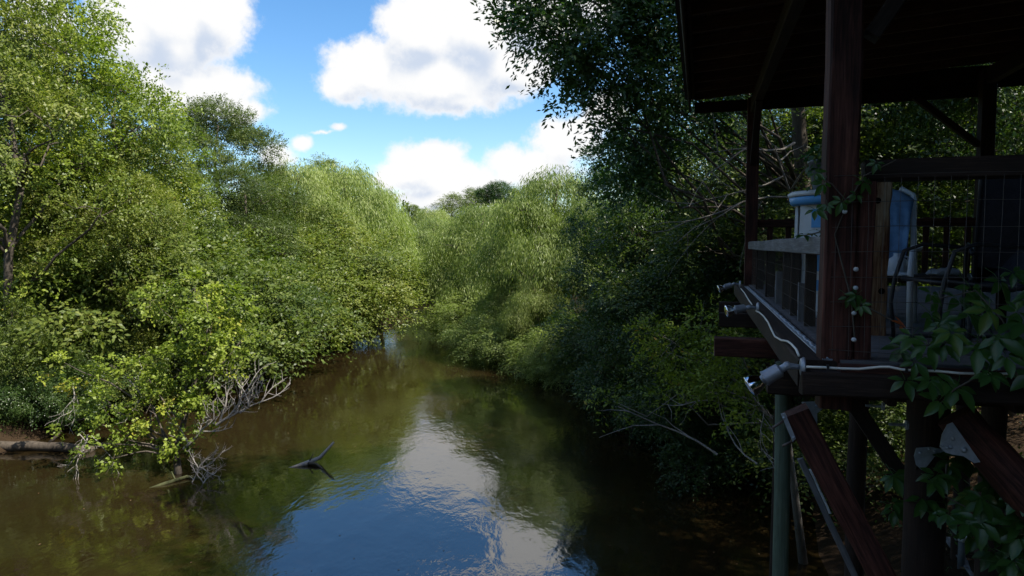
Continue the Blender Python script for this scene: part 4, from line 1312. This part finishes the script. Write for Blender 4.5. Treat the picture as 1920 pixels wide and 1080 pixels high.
def cushion(c, s, mat4, seed, name, mat, parent, amp=.012):
    rng = random.Random(seed)
    bm = bmesh.new()
    bmesh.ops.create_grid(bm, x_segments=9, y_segments=12, size=.5)
    top = list(bm.verts)
    for v in top:
        e = max(0, 1 - (2 * abs(v.co.x)) ** 4) * max(0, 1 - (2 * abs(v.co.y)) ** 4)
        v.co.z = .5 * e ** .5 + (rng.uniform(-1, 1) * amp / s[2] if e > .05 else 0)
    r_ = bmesh.ops.duplicate(bm, geom=bm.verts[:] + bm.edges[:] + bm.faces[:])
    for g_ in r_['geom']:
        if isinstance(g_, bmesh.types.BMVert):
            g_.co.z = -g_.co.z
    bmesh.ops.remove_doubles(bm, verts=bm.verts, dist=.001)
    bmesh.ops.recalc_face_normals(bm, faces=bm.faces)
    for v in bm.verts:
        v.co = mat4 @ Vector((v.co.x * s[0], v.co.y * s[1], v.co.z * s[2])) + Vector(c)
    me = bpy.data.meshes.new(name)
    bm.to_mesh(me)
    bm.free()
    me.polygons.foreach_set('use_smooth', [True] * len(me.polygons))
    me.materials.append(M[mat])
    return link(bpy.data.objects.new(name, me), parent)


# white plastic armchair with a blue cloth thrown over its back
q0 = dk(1712, 350, y=2.1)
ch = thing('plastic_chair', 'white plastic garden chair with tall back behind the pale post', 'chair', PAV @ Vector((q0.x - .22, 2.1, 0)), R(-15.4 - 20))
tilt = Matrix.Rotation(R(-12), 4, 'X')
zt = q0.z
for sx in (-1, 1):
    MB().tube([(sx * .25, .10, .0), (sx * .24, .06, .42), (sx * .22, .12, .75), (sx * .20, .20, zt - .06), (sx * .10, .22, zt)], [.022, .024, .024, .022, .022], 8).build('back_frame', M['white'], ch, True)
    MB().tube([(sx * .26, -.42, 0), (sx * .25, -.38, .42), (sx * .26, -.36, .62)], [.022, .024, .022], 8).build('leg', M['white'], ch, True)
    MB().tube([(sx * .26, -.38, .63), (sx * .28, -.1, .64), (sx * .24, .10, .62)], [.025, .03, .022], 8).build('armrest', M['white'], ch, True)
for k in range(4):
    MB().tube([(-.10 + .067 * k, .08, .42), (-.10 + .067 * k, .13, .75), (-.09 + .06 * k, .215, zt - .02)], .02, 6).build('back_slat', M['white'], ch, True)
cushion((0, -.15, .42), (.5, .52, .05), Matrix.Identity(3), 2, 'seat', 'white', ch, .001)
cl = thing('blue_cloth', 'crumpled blue cloth hung over the white chair back', 'cloth', PAV @ Vector((q0.x - .22, 2.1, 0)), R(-15.4 - 20))
rr_ = random.Random(8)
for nm, w_, z0, z1, y0, off, sd_ in [('front_fall', .46, zt + .0, zt - .62, .10, -.02, 1.0), ('seat_fold', .42, zt - .55, .44, -.02, -.04, 2.3)]:
    nx_, nz_ = 16, 22
    vs, fs = [], []
    for b_i in range(nz_ + 1):
        v_ = b_i / nz_
        for a_i in range(nx_ + 1):
            u_ = a_i / nx_ - .5
            skew = .10 * v_ * math.sin(3 * sd_)
            fold = .028 * math.sin(19 * u_ + 5 * v_ + sd_) * (.3 + v_) + .018 * math.sin(9 * v_ - 13 * u_ + 2 * sd_) + rr_.uniform(-.003, .003)
            edge_ = .05 * math.sin(11 * u_ + sd_) * v_
            top_ = .10 * (2 * abs(u_)) ** 2 * (1 - v_)
            vs.append((off + u_ * w_ * (1 - .18 * v_) + skew, y0 - .10 * v_ - .045 - abs(fold) + (.12 * (1 - v_) ** 3), z0 + (z1 - z0) * v_ - top_ + edge_))
    for b_i in range(nz_):
        for a_i in range(nx_):
            k_ = b_i * (nx_ + 1) + a_i
            fs.append((k_, k_ + nx_ + 1, k_ + nx_ + 2, k_ + 1))
    o = MB().add(vs, fs).build(nm, M['blue_cloth'], cl, True)
    md = o.modifiers.new('thickness', 'SOLIDIFY')
    md.thickness = .006

# black sling armchair facing the river
q0 = dk(1745, 640, z=0)
sc = thing('sling_chair', 'black sling patio armchair facing the river inside the front rail', 'chair', PAV @ Vector((q0.x + .2, q0.y - .05, 0)), R(-15.4 - 90 + 14))
# local: chair looks along -y
for sx in (-.29, .29):
    MB().tube([(sx, -.33, .0), (sx, -.36, .25), (sx, -.34, .42), (sx, -.28, .62), (sx, -.15, .665), (sx, .18, .64), (sx, .30, .60)], .014, 8).build('arm_frame', M['black'], sc, True)
    MB().tube([(sx * .92, -.30, .43), (sx * .92, .12, .38), (sx * .92, .22, .42), (sx * .92, .42, 1.02), (sx * .92, .50, 1.22)], .014, 8).build('side_rail', M['black'], sc, True)
    MB().tube([(sx, -.33, .01), (sx, .0, .012), (sx, .36, .01), (sx, .33, .1), (sx, .24, .4)], .014, 8).build('leg', M['black'], sc, True)
mb = MB()
prof = [(-.31, .435), (-.1, .40), (.12, .375), (.2, .40), (.26, .52), (.34, .76), (.42, 1.02), (.50, 1.22)]
vs = []
for (yy, zz) in prof:
    vs += [(-.262, yy, zz), (0, yy + .02, zz - .02), (.262, yy, zz)]
vs += [(x, yy - .006, zz - .012) for (x, yy, zz) in vs]
fs = []
for i in range(len(prof) - 1):
    for j in range(2):
        a = i * 3 + j
        fs.append((a, a + 1, a + 4, a + 3))
        b0 = a + len(prof) * 3
        fs.append((b0 + 3, b0 + 4, b0 + 1, b0))
mb.add(vs, fs).build('sling_seat', M['sling'], sc, True)
for (yy, zz) in ((-.30, .42), (.2, .39), (.50, 1.22)):
    MB().tube([(-.265, yy, zz), (.265, yy, zz)], .012, 8).build('crossbar', M['black'], sc, True)
# a second dark sling chair further right, its back to the rail
q0 = dk(1880, 660, z=0)
s2 = thing('sling_chair', 'second black sling chair mostly hidden by creeper at the right edge', 'chair', PAV @ Vector((q0.x + .35, q0.y + .75, 0)), R(-15.4 + 165))
for o in list(sc.children):
    c_ = o.copy()
    link(c_, s2)
# low table with odds and ends
tb_x, tb_y = dk(1725, 530, y=2.0).x, 2.0
tbl = thing('low_table', 'low dark wooden table behind the black sling chair', 'table', PAV @ Vector((tb_x, tb_y, 0)), R(-15.4))
for k in range(5):
    beam('slat', (-.45, -.28 + .14 * k, .40), (.55, -.28 + .14 * k, .40), .13, .03, M['wood_dark'], tbl, (0, 0, 1), .002)
for sx, sy in ((-.4, -.25), (.5, -.25), (-.4, .25), (.5, .25)):
    beam('leg', (sx, sy, 0), (sx, sy, .38), .06, .06, M['wood_dark'], tbl, (0, 1, 0), .002)
q0 = dk(1680, 492, y=1.85)
jg = thing('white_jug', 'round white jug on the low table beside the pale post', 'jug', PAV @ Vector((q0.x + .02, 1.9, .418)))
MB().lathe([(.045, 0), (.07, .02), (.078, .07), (.07, .12), (.04, .145), (.028, .15), (.028, .175)], 20).build('body', M['white'], jg, True)
MB().tube([(.03, 0, .16), (.09, 0, .14), (.095, 0, .08), (.07, 0, .05)], .008, 6).build('handle', M['white'], jg, True)
q0 = dk(1772, 497, y=1.9)
tw = thing('crumpled_cloth', 'crumpled pale cloth lying on the low table', 'cloth', PAV @ Vector((q0.x, 1.9, .43)), .2)
cushion((0, 0, .0), (.26, .14, .06), Matrix.Identity(3), 9, 'folds', 'towel', tw, .02)
o = tw.children[0]

# ------------------------------------------------------------------ creeper with five-fingered leaves
def leaflet(L, Wd, d, up, o, bend=.25):
    side = d.cross(up).normalized()
    n_ = side.cross(d)
    prof = [(0, .06), (.18, .55), (.42, 1.0), (.68, .78), (.88, .36), (1, .02)]
    vs, fs = [], []
    for (tt, w) in prof:
        c = o + d * (L * tt) - n_ * (bend * L * tt * tt)
        vs += [c + side * (Wd / 2 * w) + n_ * (.18 * Wd * w), c, c - side * (Wd / 2 * w) + n_ * (.18 * Wd * w)]
    for i in range(len(prof) - 1):
        for j in range(2):
            a = i * 3 + j
            fs.append((a, a + 1, a + 4, a + 3))
    return vs, fs


def creeper_mesh(seed):
    rng = random.Random(seed)
    mb = MB()
    for k in range(5):
        a = R(-100 + 50 * k + rng.uniform(-8, 8))
        d = Vector((math.sin(a), math.cos(a), rng.uniform(-.15, .1))).normalized()
        L = .105 * (1.15 if k == 2 else (1.0 if k in (1, 3) else .75)) * rng.uniform(.9, 1.1)
        mb.add(*leaflet(L, L * .46, d, Vector((0, 0, 1)), Vector((0, 0, 0)) + d * .012, rng.uniform(.1, .35)))
    mb.tube([(0, -.10, -.03), (0, -.05, -.005), (0, 0, 0)], .0022, 4, False)
    me = mb.mesh('leaf', M['leaf_creeper'], True)
    at_ = me.attributes.new('tint', 'FLOAT', 'POINT')
    base_ = 0.25 + .3 * rng.random()
    at_.data.foreach_set('value', [base_ + (.22 if i_ % 3 == 1 else rng.uniform(-.08, .08)) for i_ in range(len(me.vertices))])
    return me


CM = [creeper_mesh(k) for k in range(6)]
red_me = CM[2].copy()
red_me.attributes['tint'].data.foreach_set('value', [1.3] * len(red_me.vertices))


def creeper(label, stems, spots, seed, smin=.8, smax=1.25, red=None):
    rng = random.Random(seed)
    org = Vector(stems[0][0])
    r = thing('creeper', label, 'vine', org)
    for st_ in stems:
        MB().tube([Vector(p) - org for p in st_], [.006 * (1 - .5 * i / len(st_)) for i in range(len(st_))], 5, False).build('stem', M['bark'], r, True)
    for (p, face) in spots:
        o = bpy.data.objects.new('leaf', rng.choice(CM))
        link(o, r)
        o.location = Vector(p) - org
        n_ = (Vector(face) + Vector((rng.uniform(-.45, .45), rng.uniform(-.4, .4), rng.uniform(-.3, .4)))).normalized()
        tip = Vector((rng.uniform(-.8, .8), -.3, -.75 + rng.uniform(-.3, .5)))
        tip = (tip - n_ * tip.dot(n_)).normalized()
        o.rotation_euler = Matrix((tip.cross(n_), tip, n_)).transposed().to_euler()
        s_ = rng.uniform(smin, smax)
        o.scale = (s_, s_, s_)
    if red is not None:
        o = tag(bpy.data.objects.new('leaf', red_me), 'small red and orange leaf')
        link(o, r)
        o.location = Vector(red) - org
        o.rotation_euler = (R(60), 0, R(80))
        o.scale = (.55, .55, .55)
    return r


def pv(px, py, y):
    return PAV @ dk(px, py, y=y)


rnd = random.Random(12)
spots = []
for (px, py, yy) in [(1740, 640, -.34), (1800, 640, -.36), (1850, 630, -.34), (1760, 600, -.25), (1830, 590, -.2), (1890, 600, -.3), (1905, 660, -.38), (1720, 665, -.34), (1870, 680, -.4), (1790, 695, -.36), (1760, 715, -.38), (1770, 745, -.36), (1850, 720, -.38), (1730, 590, -.1), (1790, 560, .0), (1850, 550, -.05), (1900, 555, -.1),
                     (1880, 520, 0), (1915, 520, -.1), (1820, 530, .1), (1910, 620, -.36), (1745, 560, .1), (1715, 620, -.2), (1830, 660, -.38), (1890, 640, -.36), (1765, 660, -.32), (1710, 720, -.34), (1920, 700, -.4), (1935, 590, -.3), (1940, 650, -.35), (1780, 620, -.3), (1860, 590, -.28), (1815, 720, -.4), (1925, 545, -.05), (1700, 640, -.1)]:
    for j in range(1):
        spots.append((pv(px + rnd.uniform(-22, 22), py + rnd.uniform(-18, 18), yy + rnd.uniform(-.08, .08)), (-.1, -.75, .65)))
creeper('dense five-fingered creeper growing through the wire on the front right of the deck',
        [[pv(1960, 800, -.25), pv(1900, 690, -.32), pv(1850, 640, -.32), pv(1790, 640, -.3), pv(1720, 650, -.28)], [pv(1930, 700, -.3), pv(1880, 600, -.2), pv(1830, 545, -.05), pv(1760, 560, .05)], [pv(1880, 680, -.35), pv(1790, 730, -.35), pv(1760, 760, -.34)]], spots, 3, .75, 1.2, red=pv(1692, 612, -.2))
spots = []
for (px, py, yy) in [(1750, 900, .3), (1760, 950, .3), (1830, 940, .2), (1880, 900, .4), (1860, 970, .2), (1800, 920, .5), (1850, 880, .5), (1900, 960, .1), (1900, 1010, .2), (1830, 1000, .4), (1880, 1050, .3), (1690, 950, 1.0), (1680, 970, 1.1), (1790, 870, .5), (1910, 1060, .1), (1770, 880, .4), (1740, 930, .6), (1820, 975, .1), (1925, 920, .1), (1690, 900, .9), (1870, 1020, .6), (1860, 930, .8)]:
    for j in range(2):
        spots.append((pv(px + rnd.uniform(-20, 20), py + rnd.uniform(-16, 16), yy + rnd.uniform(-.1, .1)), (-.15, -.6, .75)))
creeper('creeper hanging below the deck beside the thick post and metal plate',
        [[pv(1775, 870, .35), pv(1770, 930, .32), pv(1830, 960, .25), pv(1900, 1000, .2), pv(1940, 1060, .2)], [pv(1800, 870, .5), pv(1870, 900, .45), pv(1920, 930, .15)], [pv(1720, 870, .62), pv(1700, 940, .95)]], spots, 4)
spots = []
for (px, py) in [(1530, 322), (1545, 345), (1580, 372), (1556, 388), (1528, 400), (1612, 335), (1640, 308), (1600, 360)]:
    spots.append((pv(px + rnd.uniform(-8, 8), py + rnd.uniform(-8, 8), -.13 - rnd.random() * .08), (-.2, -.8, .5)))
creeper('sparse creeper twining round the front post at rail height', [[pv(1603, 640, -.12), pv(1596, 560, -.13), pv(1575, 480, -.12), pv(1565, 440, -.12), pv(1590, 380, -.13), pv(1560, 345, -.12), pv(1530, 330, -.1)], [pv(1590, 380, -.13), pv(1620, 330, -.13), pv(1680, 300, -.13)], [pv(1597, 560, -.13), pv(1690, 610, -.15)]], spots, 5, .4, .65)
spots = []
for (px, py) in [(1607, 552), (1614, 572), (1590, 556)]:
    spots.append((pv(px, py, -.14), (-.2, -.8, .5)))
for (px, py, yy) in [(1508, 441, 1.0), (1520, 438, 1.0), (1535, 432, .9), (1546, 440, .6)]:
    spots.append((pv(px, py, yy), (-.1, -.5, .8)))
creeper('few creeper leaves on the grey rail below the toy stand', [[pv(1507, 442, 1.0), pv(1530, 437, .9), pv(1552, 430, .4)]], spots, 6, .45, .7)

# ------------------------------------------------------------------ odds and ends under the deck
def gpt(px, py):
    """point on the ground seen at a photo pixel"""
    d = pix_dir(px, py)
    t_ = 2.0
    o = Vector((0, 0, EYE))
    while t_ < 60:
        p = o + d * t_
        if p.z < gz(p.x, p.y):
            break
        t_ += .03
    return p


p0 = gpt(1802, 1060)
pi = thing('pipe_stub', 'short dark pipe with white cap standing in the leaf litter', 'pipe', p0)
MB().tube([(0, 0, -.1), (0, 0, .42)], .05, 14).build('pipe', M['pot'], pi, True)
MB().lathe([(.058, .38), (.060, .46), (.052, .475), (.02, .478)], 16).build('cap', M['white'], pi, True)
for k, (pa, pb, lab) in enumerate([((1776, 1015), (1830, 1090), 'split pale board lying on the litter beside the capped pipe'), ((1618, 918), (1650, 915), 'small bleached stick on the ground under the deck')]):
    a_, b_ = gpt(*pa) + Vector((0, 0, .06)), gpt(*pb) + Vector((0, 0, .05))
    o = beam('board' if k == 0 else 'stick', a_, b_, .12 if k == 0 else .05, .03, M['wood_grey'], None, (0, 0, 1))
    tag(o, lab, 'board' if k == 0 else 'stick')

# fallen leaves and undergrowth on the shaded bank
rng = np.random.default_rng(77)
n_ = 26000
xx = rng.uniform(1.5, 22, n_)
yy = rng.uniform(1, 24, n_)
ok = shore(xx, yy) > .9
xx, yy = xx[ok], yy[ok]
zz = ground_z(xx, yy) + rng.uniform(.01, .05, len(xx))
P = np.stack([xx, yy, zz], -1)
A = unit(np.stack([rng.normal(0, 1, len(xx)), rng.normal(0, 1, len(xx)), rng.normal(0, .25, len(xx))], -1))
N = unit(np.stack([rng.normal(0, .3, len(xx)), rng.normal(0, .3, len(xx)), np.ones(len(xx))], -1))
ln = rng.uniform(.06, .14, len(xx))
tag(link(bpy.data.objects.new('leaf_litter', np_mesh('leaf_litter', *leaves(P, A, N, ln, ln * .5, rng.uniform(0, 1, len(xx)))[:2], M['litter'], np.repeat(rng.uniform(0, 1, len(xx)), 4)))), 'brown fallen leaves covering the shaded bank under the pavilion', 'leaf litter', kind='stuff')


def undergrowth(name, label, x0, x1, y0, y1, n_, dmin, dmax, mat, seed, hmax=.9, leaf=.1):
    rng = np.random.default_rng(seed)
    x, y_ = rng.uniform(x0, x1, n_ * 4), rng.uniform(y0, y1, n_ * 4)
    d_ = shore(x, y_)
    ok = (d_ > dmin) & (d_ < dmax)
    x, y_ = x[ok][:n_], y_[ok][:n_]
    c = np.stack([x, y_, ground_z(x, y_)], -1)
    per = 7
    D = unit(rng.normal(0, 1, (len(x), per, 3)) * np.array([1, 1, .5]) + np.array([0, 0, .9]))
    S0 = np.repeat(c[:, None], per, 1) + rng.normal(0, .2, (len(x), per, 3)) * np.array([1, 1, 0])
    S0 = S0 + np.array([0, 0, 1.0]) * rng.uniform(0, hmax, (len(x), per, 1)) * rng.uniform(.3, 1, (len(x), 1, 1))
    P = sprays(rng, S0.reshape(-1, 3), D.reshape(-1, 3), 9, .5, leaf, .5, .5, np.repeat(np.clip(.4 + rng.normal(0, .2, len(x)), 0, 1), per))
    return tag(link(bpy.data.objects.new(name, np_mesh(name, *leaves(*P)[:2], M[mat], np.repeat(P[5], 4)))), label, 'undergrowth', kind='stuff')


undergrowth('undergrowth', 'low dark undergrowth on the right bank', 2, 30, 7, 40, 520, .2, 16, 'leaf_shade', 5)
undergrowth('undergrowth', 'tangled low growth along the left waterline', -26, -6, 24, 62, 520, 0, 5, 'leaf_broad', 6, 1.2)
undergrowth('undergrowth', 'green growth along the banks at the river bend', -16, 8, 60, 86, 420, -.2, 6, 'leaf_willow', 8, 1.6)

rng = np.random.default_rng(31)
xx, yy = rng.uniform(-14, 5, 260), rng.uniform(9, 45, 260)
ok = shore(xx, yy) < -.3
xx, yy = xx[ok], yy[ok]
P = np.stack([xx, yy, np.full(len(xx), .006)], -1)
A = unit(np.stack([rng.normal(0, 1, len(xx)), rng.normal(0, 1, len(xx)), np.zeros(len(xx))], -1))
ln = rng.uniform(.03, .075, len(xx))
tag(link(bpy.data.objects.new('floating_leaves', np_mesh('floating_leaves', *leaves(P, A, np.tile(np.array([[0, 0, 1.0]]), (len(xx), 1)), ln, ln * .5, ln)[:2], M['litter'], np.repeat(rng.uniform(.3, 1, len(xx)), 4)))), 'small fallen leaves drifting on the river', 'floating leaves', kind='stuff')

undergrowth('undergrowth', 'growth coloured dark for deep shade on the left bank above the fallen trunk', -28, -14.5, 15, 27, 420, .0, 8, 'leaf_shade', 12, 1.3)  # shade of the left bank is put into the dark leaf colour

# far-off wood closing the view all round behind the banks
rng = np.random.default_rng(41)
n_ = 90000
ang = rng.uniform(0, 2 * math.pi, n_)
rad_ = rng.uniform(0, 1, n_)
xx = -6 + (62 + 16 * rad_) * np.sin(ang) * np.where(np.sin(ang) > 0, .85, .8)
yy = 28 + (84 + 16 * rad_) * np.cos(ang)
top = 10.5 + 2.2 * np.sin(ang * 23) + 1.6 * np.sin(ang * 57 + 1) + 1.0 * np.sin(ang * 131)
top = top - 5.0 * np.exp(-(np.minimum(ang, 2 * math.pi - ang) / .35) ** 2)
hh = rng.uniform(0, 1, n_) ** .8 * top * np.sqrt(np.clip(1 - (2 * np.abs(rad_ - .5)) ** 3, .1, 1))
ok = shore(xx, yy) > .5
xx, yy, hh, ang = xx[ok], yy[ok], hh[ok], ang[ok]
P = np.stack([xx, yy, ground_z(xx, yy) + hh], -1)
O = np.stack([-np.sin(ang), -np.cos(ang), np.full(len(ang), .6)], -1)
N = unit(O * .8 + rng.normal(0, .6, P.shape))
A = unit(rng.normal(0, 1, P.shape) + np.array([0, 0, -.3]))
ln = rng.uniform(.4, .85, len(xx))
cv, qd, tt = leaves(P, A, N, ln, ln * .6, np.clip(.4 + .25 * np.sin(ang * 37) + rng.normal(0, .15, len(xx)), 0, 1))
tag(link(bpy.data.objects.new('distant_wood', np_mesh('distant_wood', cv, qd, M['leaf_broad'], tt))), 'far-off wood seen as one green mass behind the river banks', 'wood', kind='stuff')
